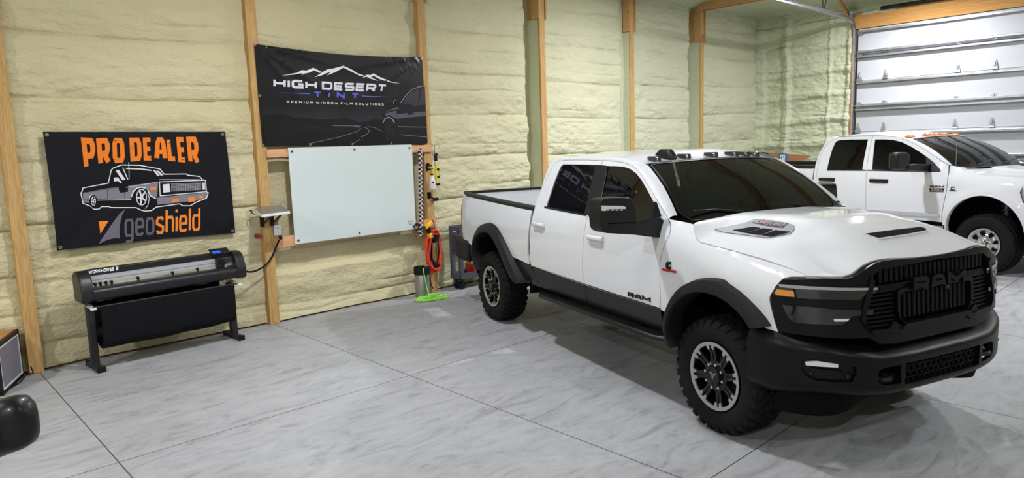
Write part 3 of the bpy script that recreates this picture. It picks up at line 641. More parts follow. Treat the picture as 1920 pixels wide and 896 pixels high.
    # mountains and lettering
    S.ink('mountain_emblem', [P([(240, 299), (300, 288), (365, 276), (388, 260), (410, 257), (432, 261), (488, 238), (556, 272), (535, 278), (497, 258), (455, 276), (412, 285), (395, 299), (405, 280), (330, 292)]),
                              P([(498, 311), (535, 290), (562, 270), (600, 250), (640, 245), (722, 222), (800, 258), (835, 282), (890, 300), (850, 300), (790, 270), (722, 237), (660, 272), (595, 298), (625, 270), (590, 280), (560, 295)]),
                              P([(870, 316), (905, 292), (935, 295), (957, 282), (1012, 312), (1092, 345), (1172, 362), (1090, 352), (1000, 324), (960, 302), (940, 312), (1000, 341), (935, 323), (905, 308)])], '#e6e4ea', n=2, rough=.3)
    for q in letters_on('HIGH', P([(175, 321), (516, 342), (516, 406), (176, 391)]), 1.38, .27, .20): S.ink('letter', q, '#dcdae2', n=2, rough=.3)
    for q in letters_on('DESERT', P([(555, 344), (1064, 368), (1052, 430), (556, 409)]), 1.42, .27, .20): S.ink('letter', q, '#dcdae2', n=2, rough=.3)
    for q in letters_on('TINT', P([(490, 423), (846, 435), (842, 481), (490, 470)]), 1.3, .28, 1.05): S.ink('letter', q, '#5b62d8', n=2, rough=.3)
    for q in letters_on('PREMIUM WINDOW FILM SOLUTIONS', P([(280, 495), (1038, 515), (1038, 535), (280, 513)]), .95, .24, .62): S.ink('letter', q, '#cfcdd4', n=4, rough=.3)
    S.ink('rule_line', [P([(225, 432), (462, 438), (462, 443), (300, 437)]), P([(868, 456), (1078, 464), (990, 464), (868, 461)])], '#6a70e0', n=2, rough=.3)
tint_banner()
M_BOARD = mat('board_glass', '#d3dddb', .22, spec=.5, coat=.5, coat_rough=.08)
def glass_board():
    Y = 7.950; W = lambda p: wallpt(p[0], p[1], Y)
    cs = [W(p) for p in ((540, 278), (770, 270), (782, 430), (553, 457))]
    x0, x1 = (cs[0][0]+cs[3][0])/2, (cs[1][0]+cs[2][0])/2; z1, z0 = (cs[0][1]+cs[1][1])/2, (cs[2][1]+cs[3][1])/2
    t = thing('whiteboard', 'white glass marker board bolted to two raw wood boards', 'whiteboard', ((x0+x1)/2, Y, (z0+z1)/2)); w, h = x1-x0, z1-z0
    MB().box((0, 0, 0), (w, .006, h)).build('glass_panel', M_BOARD, t, bevel=.0015)
    for sx in (-1, 0, 1):
        for sz in (-1, 1):
            MB().lathe([(.004, 0), (.011, 0), (.013, -.004), (.013, -.010), (.010, -.012), (.002, -.012)], (sx*(w/2-.045), -.003, sz*(h/2-.045)), 'Y', 14).build('standoff_bolt', M_DARKST, t)
    # small orange maker's mark
    s = stroke([(0, 0), (.25, .9), (.4, .1), (.6, .8), (.75, .1), (1, .8)], .12)+stroke([(0, -.35), (1, -.25)], .12)+stroke([(.3, -.75), (.85, -.65)], .2)
    panel('maker_mark', [[(w/2-.135+q[0]*.09, -h/2+.10+q[1]*.035) for q in k] for k in s], lambda u, v: (u, -.0042, v), 0, ink('#c47a3a'), t, step=.5)
    return (x0, x1, z0, z1)
GB = glass_board()
for nm, px, lab in (('wood_board', ((500, 278), (802, 282), (502, 291)), 'raw pine board along the top edge of the whiteboard'), ('wood_board', ((516, 445), (800, 416), (517, 465)), 'raw pine board along the bottom edge of the whiteboard')):
    a, b, c = [wallpt(*p, 7.962) for p in px]
    if 'top' in lab: z1, z0 = a[1], c[1]-.03
    else: z1, z0 = a[1]+.0, c[1]
    z1 = min(z1, 2.108) if 'top' in lab else z1
    o = MB().box((0, 0, 0), (5.93-a[0], .036, z1-z0)).build(nm, M_CLEAT, bevel=.003); o.location = ((a[0]+5.93)/2, 7.981, (z0+z1)/2); tag(o, lab, 'board')
# ------------------------------------------------------------------ shelf, outlet, switch, cord
M_ALU = mat('aluminium_sheet', '#9fa0a3', .35, .7, var=.1)
M_BLK = mat('black_plastic', '#0e0e10', .42, spec=.35)
M_BLK2 = mat('black_rubber', '#141414', .8, spec=.2)
M_RED = mat('red_plastic', '#a81c1c', .4)
M_WHT = mat('white_plastic', '#e3e4e6', .45)
M_YEL = mat('yellow_plastic', '#f0b81e', .4)
def wall_tray():
    b0, b1 = onplane(474, 389, (0, 1, 0), 7.985), onplane(527, 384, (0, 1, 0), 7.985); f0, f1 = onplane(490, 403, (0, 1, 0), 7.62), onplane(543, 396, (0, 1, 0), 7.62)
    t = thing('wall_shelf', 'small grey metal tray shelf on black bracket left of the whiteboard', 'shelf', (3.47, 7.8, 1.40)); o = Vector((3.47, 7.8, 1.40))
    V = [Vector(p)-o for p in (b0, b1, f1, f0)]; b = MB(); b.rings([[v-Vector((0, 0, .012)) for v in V], V]); b.build('tray', M_ALU, t, bevel=.003)
    lip = MB(); lip.bar([V[3]+Vector((0, -.004, -.012)), V[2]+Vector((0, -.004, -.012))], .006, .03); lip.bar([V[0]+Vector((-.004, 0, -.01)), V[3]+Vector((-.004, 0, -.01))], .006, .026); lip.build('lip', M_WHT, t)
    br = MB()
    for x in (-.07, .05): br.box((x, .185, -.10), (.05, .012, .20)); br.box((x, .02, -.03), (.03, .32, .02)); br.bar([(x, .17, -.17), (x, -.10, -.045)], .02, .016)
    br.build('bracket', M_BLK, t, bevel=.003)
    MB().tube([(-.18, .18, .0), (-.215, .16, .012), (-.21, .12, -.02), (-.17, .15, -.035)], .006, 7).build('wire_loop', M_BLK, t)
    MB().tube([(.11, .17, -.16), (.10, .10, -.10), (.13, .02, -.05), (.19, .05, -.03), (.16, .14, -.06), (.09, .16, -.12)], .006, 7).build('cable', M_BLK, t)
wall_tray()
def outlet():
    x, z = wallpt(517, 432, 7.995); t = thing('power_outlet', 'white outlet box on the post under the grey tray shelf', 'outlet', (x+.02, 8.03, z))
    MB().box((0, 0, 0), (.085, .09, .125)).build('box', M_WHT, t, bevel=.006)
    MB().box((0, -.047, 0), (.072, .006, .115)).build('cover_plate', M_WHT, t, bevel=.002)
    b = MB()
    for dz in (.028, -.028):
        for dx in (-.007, .007): b.box((dx, -.0505, dz+.004), (.003, .002, .011))
        b.cyl((0, -.0495, dz-.010), (0, -.0515, dz-.010), .003, n=8)
    b.build('slots', M_BLK, t)
    x, z = wallpt(485, 443, 8.02); s = thing('emergency_switch', 'small red knob on black base on the foam left of the outlet', 'switch', (x, 8.105, z))
    MB().cyl((0, 0, 0), (0, -.05, 0), .035, .026, n=8).build('base', M_BLK, s); MB().cyl((0, -.05, 0), (0, -.075, 0), .03, .027, n=8).build('knob', M_RED, s, bevel=.003)
outlet()
# ------------------------------------------------------------------ braided rope
def rope():
    x0, z1 = wallpt(786, 281, 7.95); x1, z0 = wallpt(789, 441, 7.95); x0 += .01
    t = thing('rope', 'braided black, white and maroon rope hanging beside the whiteboard', 'rope', (x0, 7.935, z1))
    mats = [mat('rope_white', '#ded9d6', .85, spec=.1), mat('rope_black', '#1c1a1b', .85, spec=.1), mat('rope_maroon', '#57222b', .85, spec=.1)]
    Lz = z1-z0; n = 260
    for k in range(4):
        path = []
        for i in range(n+1):
            s = i/n; a = 2*PI*s*10+k*PI/2
            path.append(((x1-x0)*s+.02*math.cos(a), .013*math.sin(2*a+k*PI)+.006*math.cos(a), -Lz*s))
        MB().tube(path, .0165, 7).build('strand', [mats[0], mats[1], mats[0], mats[2]][k], t)
    MB().cyl((0, .03, .012), (0, -.02, .012), .006, n=8).build('nail', M_DARKST, t)
rope()
# ------------------------------------------------------------------ things on the third post
def bottles():
    C = lambda px, py, Y=7.93: np.array([wallpt(px, py, Y)[0], Y, wallpt(px, py, Y)[1]])
    Y = 7.93; p = C(811, 355, Y); t = thing('spray_bottle', 'white spray bottle with yellow trigger hung on the post', 'bottle', p, 0)
    MB().lathe([(.004, 0), (.04, 0), (.043, .008), (.043, .115), (.038, .14), (.022, .175), (.016, .19), (.016, .205)], n=20).build('bottle', mat('bottle_milky', '#d8d9dc', .35, spec=.4), t)
    MB().lathe([(.004, .20), (.019, .20), (.019, .222), (.004, .222)], n=16).build('collar', M_BLK, t)
    h = MB(); h.bar([(0, 0, .222), (0, -.0, .262), (-.012, -.01, .30)], .03, .028, (0, 1, 0)); h.bar([(-.06, -.01, .308), (-.012, -.01, .304), (.035, 0, .292)], .026, .034, (0, 1, 0)); h.build('spray_head', M_YEL, t, bevel=.005)
    MB().bar([(-.012, -.01, .29), (-.035, -.012, .262), (-.038, -.012, .235)], .008, .016, (0, 1, 0)).build('trigger', M_YEL, t, bevel=.002)
    MB().box((-.015, -.043, .10), (.03, .002, .022)).build('label_mark', M_BLK, t)
    q = C(804, 313, 7.96); g = thing('tool_clip', 'black tool clip screwed to the post beside the yellow trigger', 'clip', q)
    b = MB(); b.box((0, .028, 0), (.05, .02, .10)); b.bar([(-.0, .02, .045), (-.02, -.03, .05), (-.025, -.05, .02), (-.015, -.06, -.045)], .022, .02, (1, 0, 0)); b.bar([(.02, .02, .03), (.03, -.03, .02), (.02, -.05, -.03)], .02, .018, (1, 0, 0)); b.build('jaw', M_BLK, g, bevel=.004)
    Y2 = 7.99; q = C(817, 318, Y2); w = thing('squeegee', 'yellow and black long handled squeegee hung behind the white spray bottle', 'squeegee', q)
    MB().bar([(.012, 0, -.20), (.012, 0, .055)], .034, .03, (0, 1, 0)).build('handle', mat('yellow_bright', '#e6d31c', .4), w, bevel=.006)
    MB().bar([(.012, 0, .055), (.010, 0, .12)], .052, .034, (0, 1, 0)).build('grip', mat('grey_yellow', '#cfc5a0', .5), w, bevel=.006)
    MB().bar([(.010, 0, .12), (.008, 0, .20), (.035, 0, .225)], .04, .034, (0, 1, 0)).build('head', M_BLK, w, bevel=.006)
    MB().tube([(.0, 0, .20), (-.012, 0, .26), (-.005, 0, .33)], .005, 7).build('stem', M_DARKST, w); MB().bar([(.03, 0, .36), (.075, 0, .43)], .012, .012, (0, 1, 0)).build('tip', M_YEL, w, bevel=.003)
    for dz in (-.0, -.105, -.21, ): MB().box((.03, 0, dz), (.045, .036, .035)).build('band', M_BLK, w, bevel=.004)
    q = C(808, 366, 7.965); g = thing('tool_clip', 'black empty tool clip on the post below the white spray bottle', 'clip', q)
    b = MB(); b.tube([(-.02, .02, .035), (-.03, -.02, .0), (-.01, -.04, -.035), (.03, -.03, -.05)], .011, 8); b.tube([(.01, .02, .03), (.0, -.01, -.01), (.02, -.02, -.045)], .009, 8); b.box((.065, -.02, -.06), (.07, .05, .045)); b.box((-.01, .028, 0), (.06, .02, .09)); b.build('jaw', M_BLK, g, bevel=.003)
bottles()
def heat_gun():
    q = wallpt(801, 426, 7.885); t = thing('heat_gun', 'yellow and black heat gun hanging on the post above the red cord', 'heat gun', (q[0], 7.885, q[1]))
    MB().bar([(.085, .02, .065), (-.01, 0, .012), (-.045, -.0, .005)], .07, .075, (0, 1, 0)).build('body', M_YEL, t, bevel=.016, bseg=3)
    MB().bar([(.03, .01, .03), (.02, .0, -.055), (.035, 0, -.085)], .05, .06, (0, 1, 0)).build('grip', M_BLK, t, bevel=.012)
    MB().bar([(.035, 0, -.085), (.042, 0, -.16)], .052, .058, (0, 1, 0)).build('grip_end', M_YEL, t, bevel=.012)
    MB().cyl((-.045, 0, .005), (-.082, -.0, -.003), .024, .02, n=14).build('nozzle', M_DARKST, t)
    MB().box((.012, -.02, -.02), (.03, .06, .05)).build('trigger', M_BLK, t, bevel=.006)
    MB().tube([(.085, .02, .075), (.13, .04, .085), (.165, .06, .03), (.175, .06, -.08), (.16, .06, -.16), (.13, .055, -.2)], .006, 8).build('cable', M_BLK, t)
    q = wallpt(778, 425, 7.95); h = thing('hook', 'black loop hook on the lower pine board beside the rope', 'hook', (q[0]+.02, 7.945, q[1]))
    pts = [(.035*math.cos(a), -.01, .045*math.sin(a)) for a in np.linspace(0, 2*PI, 18)[:-1]]; MB().tube(pts, .009, 7, True).build('loop', M_BLK, h); MB().box((0, .01, .03), (.03, .02, .03)).build('plate', M_BLK, h)
heat_gun()
def cord_coil():
    q = wallpt(813, 470, 7.92); t = thing('extension_cord', 'coiled orange red extension cord on black hanger on the post', 'cord', (q[0], 7.955, q[1]))
    rng = random.Random(2)
    for k in range(11):
        rx, rz = .105+rng.uniform(-.03, .03), .275+rng.uniform(-.035, .02); dx, dz = rng.uniform(-.02, .02), rng.uniform(-.02, .02); y0 = -.02-.05*rng.random()
        pts = [(dx+rx*math.copysign(abs(math.cos(a))**.8, math.cos(a)), y0+.02*math.sin(2*a+k), dz+rz*math.sin(a)) for a in np.linspace(0, 2*PI, 40)[:-1]]
        MB().tube(pts, .0085, 7, True).build('cord_loop', mat('cord_orange', '#e2452a', .5) if k != 4 else M_BLK, t)
    b = MB(); b.bar([(.0, .035, .13), (.0, -.07, .14), (.03, -.085, .20), (.06, -.085, .215)], .05, .035, (1, 0, 0)); b.bar([(0, .035, -.2), (0, .035, .18)], .045, .016, (0, 1, 0)); b.bar([(0, .035, -.14), (0, -.06, -.19), (.02, -.085, -.215)], .05, .03, (1, 0, 0)); b.bar([(.01, -.085, -.215), (.06, -.085, -.20)], .03, .03, (0, 0, 1))
    b.box((0, -.07, .17), (.11, .03, .04)); b.box((-.005, -.07, -.19), (.08, .03, .06)); b.build('hanger', M_BLK, t, bevel=.005)
    MB().tube([(.10, -.03, .0), (.125, -.02, -.12), (.11, -.0, -.24), (.03, .0, -.31), (-.05, .01, -.28)], .006, 7).build('cable_tail', M_BLK, t)
cord_coil()
def keg():
    x, y = 5.56, 7.85; t = thing('spray_tank', 'stainless steel keg tank with black rubber top by the post', 'tank', (x, y, 0))
    MB().lathe([(.01, .0), (.09, .0), (.103, .012), (.105, .03), (.105, .31), (.100, .325), (.01, .335)], n=28).build('tank', mat('brushed_steel', '#a6a7a9', .32, .9, bump=.05, bscale=120, stretch=(1, 1, 14)), t)
    MB().lathe([(.10, .325), (.112, .325), (.114, .42), (.108, .43), (.095, .43), (.092, .37), (.02, .365)], n=28, caps=False).build('rubber_top', M_BLK2, t)
    MB().lathe([(.006, .36), (.04, .36), (.04, .385), (.02, .40), (.02, .43), (.006, .43)], (-.02, 0, 0), n=16).build('lid', M_BLK, t)
    b = MB(); b.cyl((.05, -.03, .36), (.05, -.03, .44), .016, n=10); b.box((.05, -.03, .445), (.07, .025, .02)); b.build('valve', mat('valve_steel', '#d7d8da', .25, .8), t)
    MB().tube([(.112, .0, .30), (.13, -.01, .25), (.125, -.03, .15), (.15, -.04, .10)], .008, 7).build('pump_handle', M_BLK, t)
    M_GH = mat('green_hose', '#9be64a', .45); h = thing('hose', 'bright lime green hose coiled on the floor in front of the tank', 'hose', (x, y-.2, 0))
    pts = [(-.03, .12, .40), (-.045, .09, .42), (-.055, .075, .36), (-.04, .07, .25), (-.02, .06, .12), (-.015, .03, .03), (-.05, -.03, .012)]
    rng = random.Random(9); a = PI
    for k in range(34):
        a += 2*PI/9; R = .17+.06*math.sin(k*.8); pts.append((-.0+R*1.25*math.cos(a)+.02*rng.uniform(-1, 1), -.01+R*.62*math.sin(a)+.015*rng.uniform(-1, 1), .010+.006*k/8+.006*rng.random()))
    pts += [(.1, .02, .05), (.16, .0, .04), (.10, -.08, .012), (.0, -.12, .012), (-.12, -.12, .012)]
    P = [Vector(p) for p in pts]; fine = []
    for i in range(len(P)-1):
        p0, p1, p2, p3 = P[max(i-1, 0)], P[i], P[i+1], P[min(i+2, len(P)-1)]
        for s in np.linspace(0, 1, 5)[:-1]: fine.append(.5*((2*p1)+(p2-p0)*s+(2*p0-5*p1+4*p2-p3)*s*s+(3*p1-p0-3*p2+p3)*s**3))
    MB().tube(fine, .0075, 7).build('hose_coil', M_GH, h)
keg()
def cart():
    X0 = 6.17; yb = onplane(829, 470, (1, 0, 0), X0)[1]; yf = onplane(864, 500, (1, 0, 0), X0)[1]
    yb = min(yb, 7.99); L = .72; H = .93
    t = thing('utility_cart', 'grey plastic utility cart on casters behind the white pickup bed', 'cart', (X0, yf, 0)); D = yb-yf
    MC = mat('cart_grey', '#4c5058', .55, spec=.35, bump=.05, bscale=150); MCD = mat('cart_grey_dark', '#3a3d43', .6)
    for z, h, nm in ((.16, .085, 'shelf'), (H-.09, .09, 'top_tray')):
        b = MB(); b.box((L/2, D/2, z+.01), (L, D, .02))
        for c, s in (((L/2, .012, z+h/2), (L, .024, h)), ((L/2, D-.012, z+h/2), (L, .024, h)), ((.012, D/2, z+h/2), (.024, D, h)), ((L-.012, D/2, z+h/2), (.024, D, h))): b.box(c, s)
        b.build(nm, MC, t, bevel=.004)
    for x in (.03, L-.03):
        for y in (.03, D-.03): MB().box((x, y, .52), (.058, .058, .66)).build('upright', MC, t, bevel=.006)
    b = MB(); b.box((.015, D/2, H-.26), (.02, D-.1, .28)); b.build('side_panel', MCD, t, bevel=.004)
    for z, h in ((H-.12, .06), (H-.40, .03)): MB().box((.006, D/2, z), (.014, D-.02, h)).build('side_frame', MC, t, bevel=.004)
    MB().box((-.001, D*.45, H-.075), (.002, .07, .012)).build('badge', M_WHT, t)
    b = MB()
    for x in (.03, L-.03):
        for y in (.03, D-.03):
            for k in range(4): b.cyl((x-.03, y+.012*(-1)**k, .18+.035*(k//2)), (x-.0325, y+.012*(-1)**k, .18+.035*(k//2)), .004, n=6)
    b.build('rivets', M_BLK, t)
    for x in (.06, L-.06):
        for y in (.07, D-.07):
            c = MB(); c.box((x, y, .145), (.07, .07, .012)); c.box((x, y-.022, .10), (.035, .006, .09)); c.box((x, y+.022, .10), (.035, .006, .09)); co = c.build('caster', M_BLK, t, bevel=.002)
            MB().cyl((x, y-.017, .055), (x, y+.017, .055), .055, n=20).build('wheel', M_BLK2, co, bevel=.005)
    r = thing('red_case', 'red case lying on the lower shelf of the grey cart', 'case', (X0+.36, yf+.16, .182)); MB().box((.1, 0, .075), (.34, .18, .15)).build('case', M_RED, r, bevel=.015, bseg=3); MB().box((.1, 0, .155), (.16, .02, .015)).build('handle', M_BLK, r, bevel=.004)
cart()
# ================================================================== VINYL PLOTTER, BOX, NEAR MIRROR
def plotter():
    t = thing('vinyl_plotter', 'black vinyl cutting plotter on a stand below the PRO DEALER banner', 'plotter', (2.18, 7.735, 0), math.radians(3.6))
    MP = mat('plotter_black', '#1a1a1d', .38, spec=.45); MS = mat('plotter_stand', '#232327', .5, spec=.4); MSI = mat('plotter_silver', '#c2c3c4', .4, .35)
    for x in (-.70, .705):
        lg = MB(); lg.box((x, .0, .345), (.062, .085, .60)); o = lg.build('leg', MS, t, bevel=.006)
        MB().bar([(x, -.18, .028), (x, .20, .028)], .07, .045).build('foot', MS, o, bevel=.006)
        for y in (-.175, .195): MB().box((x, y, .03), (.075, .02, .052)).build('end_cap', M_BLK2, o, bevel=.003)
        MB().cyl((x, -.15, 0), (x, -.15, .01), .02, n=10).build('pad', M_BLK2, o)
    MB().bar([(-.70, .03, .56), (.705, .03, .56)], .04, .06).build('cross_bar', MS, t, bevel=.004)
    for x in (-.72, .725):
        b = MB(); b.bar([(x, .16, .665), (x, -.20, .640)], .045, .012); o = b.build('arm', MSI, t, bevel=.002)
        MB().box((x, -.205, .639), (.05, .02, .02)).build('arm_tip', M_WHT, o)
    # head
    def extr(prof, x0, x1, name, m, parent=t, **kw):
        return MB().rings([[(x, y, z) for y, z in prof] for x in (x0, x1)]).build(name, m, parent, **kw)
    cap = [(-.135, .705), (-.145, .76), (-.135, .83), (-.105, .905), (-.055, .965), (.0, .985), (.07, .985), (.12, .955), (.14, .87), (.14, .70), (.10, .685), (-.10, .685)]
    o = extr(cap, -.785, -.675, 'end_housing', MP, bevel=.016, bseg=3)
    o2 = extr(cap, .745, .85, 'end_housing', MP, bevel=.016, bseg=3)
    extr([(.02, .945), (.02, .985), (.05, .993), (.10, .985), (.125, .95), (.125, .925), (.02, .925)], -.68, .75, 'top_cover', MP, bevel=.004)
    extr([(.01, .925), (-.002, .922), (-.002, .885), (.006, .882), (.006, .872), (-.002, .868), (-.002, .835), (.01, .832), (.05, .832), (.05, .925)], -.68, .75, 'rail', MSI, smooth=20)
    pl = [(-.06+.068*math.cos(a), .772+.052*math.sin(a)) for a in np.linspace(-.6, PI, 14)]+[(-.13, .725), (-.12, .70), (-.02, .70)]
    extr(pl, -.68, .75, 'platen', MP, smooth=50)
    extr([(-.01, .80), (-.01, .812), (.06, .812), (.06, .80)], -.68, .75, 'bed_strip', MSI)
    extr([(.02, .69), (.02, .72), (.06, .72), (.06, .69)], -.68, .75, 'lower_rail', MSI)
    for x in (-.63, -.585, -.535, -.485, -.24, .10, .36):
        b = MB(); b.box((x, -.012, .845), (.022, .03, .03)); b.cyl((x-.009, -.02, .825), (x+.009, -.02, .825), .010, n=10); b.build('pinch_roller', M_BLK, t, bevel=.002)
    c = MB(); c.box((.60, -.03, .88), (.075, .075, .12)); c.box((.585, -.055, .835), (.03, .03, .05)); c.build('carriage', M_BLK, t, bevel=.006)
    b = MB(); b.box((.66, -.0, .865), (.05, .03, .012)); b.box((.70, -.01, .90), (.07, .02, .05)); b.build('cable_chain', M_DARKST, t)
    pn = MB(); pn.box((.635, .03, 1.0), (.205, .11, .022), Matrix.Rotation(.42, 3, 'X')); po = pn.build('control_panel', MP, t, bevel=.009, bseg=3)
    s = MB(); s.box((.585, -.004, 1.0005), (.085, .045, .003), Matrix.Rotation(.42, 3, 'X')); s.build('screen', mat('screen_blue', '#2a4fd0', .2, emit='#2c55ff', estr=.9), po)
    k = MB()
    for i in range(4):
        for j in range(3):
            y = .0+.022*j; k.box((.655+.022*i, y, .9985+.0095*j+.001), (.013, .012, .004), Matrix.Rotation(.42, 3, 'X'))
    k.build('keys', M_DARKST, po)
    q = text_on('WORKHORSE 2', [(-.665, .984), (-.40, .984), (-.40, .948), (-.665, .948)], 1., .27, .16)
    panel('lettering', q, lambda u, v: (u, .0188, v), 0, mat('white_ink', '#f2f2f2', .5), t, step=.6)
    # media basket: black cloth hung in a sling
    prof = [(-.185, .648), (-.185, .55), (-.180, .40), (-.165, .275), (-.13, .228), (-.06, .225), (.02, .26), (.10, .38), (.16, .52), (.185, .64)]
    def bask(u, v):
        n = len(prof)-1; k = min(int(v*n), n-1); s = v*n-k; y = prof[k][0]*(1-s)+prof[k+1][0]*s; z = prof[k][1]*(1-s)+prof[k+1][1]*s
        x = -.655+1.325*u; z += .014*math.sin(u*PI)*(-1 if 3 < k < 6 else 0)+.004*math.sin(17*u+9*v); y += .005*math.sin(23*u)*math.sin(6*v)
        return (x, y, z)
    o = MB().grid(bask, 60, 40).build('media_basket', mat('basket_cloth', '#131316', .85, spec=.15, bump=.15, bscale=90), t, smooth=70, fix=False)
    sm = o.modifiers.new('s', 'SOLIDIFY'); sm.thickness = .003
    for y in (-.185, .185): MB().cyl((-.72, y, .648), (.72, y, .648), .009, n=10).build('basket_rod', MS, t)
    P = [Vector(p) for p in ((3.03, 7.80, .80), (3.12, 7.86, .72), (3.25, 7.93, .70), (3.38, 7.95, .745), (3.47, 7.96, .83), (3.53, 7.945, .95), (3.565, 7.93, 1.03))]; fine = []
    for i in range(len(P)-1):
        p0, p1, p2, p3 = P[max(i-1, 0)], P[i], P[i+1], P[min(i+2, len(P)-1)]
        for s in np.linspace(0, 1, 7)[:-1]: fine.append(.5*((2*p1)+(p2-p0)*s+(2*p0-5*p1+4*p2-p3)*s*s+(3*p1-p0-3*p2+p3)*s**3))
    fine.append(P[-1])
    co = adopt(MB().tube(fine, .011, 8).build('power_cable', M_BLK2), t)
    MB().box((3.585, 7.93, 1.06), (.03, .045, .05)).build('plug', M_BLK, co, bevel=.005)
plotter()
def air_box():
    a = math.atan2(.575, .245); t = thing('air_cleaner', 'box air cleaner with pleated grey filter face and wood top', 'air cleaner', (.70, 7.445, 0), a)
    L, D, H = .60, .46, .47            # local x along the filter face, the box lies to +y
    b = MB(); b.box((L/2, D/2, .03), (L, D, .02))
    for x in (.016, L-.016):
        for y in (.016, D-.016): b.box((x, y, H/2), (.032, .032, H))
    for z in (.022, H-.02):
        b.box((L/2, .016, z), (L, .032, .04)); b.box((L/2, D-.016, z), (L, .032, .04)); b.box((.016, D/2, z), (.032, D, .04)); b.box((L-.016, D/2, z), (.032, D, .04))
    b.build('frame', M_BLK, t, bevel=.003)
    fl = MB(); n = 70
    pts = [(.045+(L-.09)*i/n, .02 if i % 2 else .006) for i in range(n+1)]
    fl.rings([[(x, y, z) for x, y in pts+[(pts[-1][0], .05), (pts[0][0], .05)]] for z in (.055, H-.055)]); fl.build('pleated_filter', mat('filter_grey', '#8a868d', .9, spec=.1, bump=.3, bscale=80), t, smooth=0)
    fr = MB()
    for c, s in (((L/2, .004, .048), (L-.06, .01, .012)), ((L/2, .004, H-.048), (L-.06, .01, .012)), ((.038, .004, H/2), (.012, .01, H-.09)), ((L-.038, .004, H/2), (.012, .01, H-.09))): fr.box(c, s)
    fr.build('filter_frame', M_WHT, t)
    MB().box((L/2, D/2, H+.002), (L-.05, D-.05, .012)).build('wood_top', wood('box_wood', '#c29055', '#a06c38', axis=0), t, bevel=.002)
    MB().box((L/2, D-.01, H/2), (L-.05, .02, H-.06)).build('back_panel', M_BLK, t)
    for x in (.012, L-.012): MB().box((x, D/2, H/2), (.012, D-.05, H-.06)).build('side_panel', M_BLK, t)
    P = [gnd(*p, .008) for p in ((47, 672), (53, 690), (50, 702), (38, 716), (25, 724), (14, 731))]; P[0] = (.985, 7.93, .10); P[1] = (1.0, 7.93, .03)
    adopt(MB().tube(P, .006, 7).build('power_cable', M_BLK2), t)
air_box()
def near_car():
    # the dark vehicle the photographer stands beside: only its door mirror reaches into the frame
    c = gnd(10, 790, 1.2); t = thing('car', 'dark vehicle at the lower left corner with only its black mirror showing', 'car', (0, 0, 0))
    ax = Vector((CR[0], CR[1], 0)).normalized(); up = Vector((0, 0, 1)); fw = Vector((-ax.y, ax.x, 0))
    z0 = 1.2
    tip = Vector(gnd(66, 790, z0)); R = []
    def sec(s, hw, hh, dz, depth): # rounded section across the arm axis
        o = tip-ax*s+up*dz; r = []
        for j in range(28):
            a = 2*PI*j/28; cx = math.copysign(abs(math.cos(a))**.7, math.cos(a)); sz = math.copysign(abs(math.sin(a))**.7, math.sin(a)); r.append(o+fw*depth*cx+up*hh*sz)
        return r
    for s, hh, dz, dp in ((0.0, .02, -.012, .01), (.006, .052, -.008, .03), (.018, .073, -.002, .045), (.04, .088, .0, .058), (.075, .093, -.006, .066), (.13, .096, -.022, .07), (.20, .098, -.048, .072), (.28, .095, -.080, .068), (.36, .07, -.11, .05)): R.append(sec(s, 0, hh, dz, dp))
    MB().rings(R).build('mirror_housing', mat('car_gloss_black', '#09090b', .42, spec=.35, coat=.12, coat_rough=.15), t, smooth=60)
    q = tip-ax*.16+up*-.03
    g = MB(); g.rings([[q-fw*(.073)+ax*(.105*math.cos(a))+up*(.066*math.sin(a)) for a in np.linspace(0, 2*PI, 25)[:-1]], [q-fw*(.071)+ax*(.105*math.cos(a))+up*(.066*math.sin(a)) for a in np.linspace(0, 2*PI, 25)[:-1]]])
    p0 = tip-ax*.34+up*-.11
    MB().bar([p0, p0-ax*.1+up*-.02, p0-ax*.16+up*-.03], .06, .09).build('mirror_arm', M_BLK, t, bevel=.015)
    # door side below and behind it, outside the frame
    o = tip-ax*.52; d = MB()
    prof = [(-.02, .35), (.03, .5), (.05, .8), (.03, 1.05), (0, 1.15), (-.18, 1.55), (-.26, 1.55), (-.1, 1.1), (-.1, .35)]
    along = Vector((fw.x, fw.y, 0))
    d.rings([[o+along*s+ax*u+up*(z-o.z) for u, z in prof] for s in (-1.5, -.6, .02)]); d.build('door', mat('car_gloss_black', '#0b0b0d'), t, bevel=.01)
    cc = o-along*1.0-ax*.14; cc.z = .36
    w2 = MB(); w2.cyl(cc-ax*.11, cc+ax*.11, .36, n=28); w2.build('wheel', M_BLK2, t, bevel=.03)
near_car()
# ================================================================== THE FRONT PICKUP (white, black trim)
class Frame:
    # a vehicle's own axes: x forward from the front axle, y to its left, z up
    def __init__(s, ox, oy, deg):
        s.o = np.array([ox, oy, 0.]); a = math.radians(deg); s.rz = a
        s.A = np.array([math.cos(a), math.sin(a), 0]); s.L = np.array([-math.sin(a), math.cos(a), 0])
        c = np.array([0, 0, CAM_H])-s.o; s.c = np.array([c@s.A, c@s.L, CAM_H])
    def dir(s, px, py): d = ray(px, py); return np.array([d@s.A, d@s.L, d[2]])
    def hit(s, px, py, f, t0=2.0, t1=16., st=.01):
        d = s.dir(px, py); t = t0; pv = f(s.c+d*t)
        while t < t1:
            v = f(s.c+d*(t+st))
            if v <= 0:
                a, b = t, t+st
                for _ in range(18):
                    m = (a+b)/2
                    if f(s.c+d*m) <= 0: b = m
                    else: a = m
                return s.c+d*b
            t += st
        return None
    def plane(s, px, py, ax, v):
        d = s.dir(px, py); t = (v-s.c[ax])/d[ax]; return s.c+d*t
T1 = Frame(5.13, 2.19, -107.22)
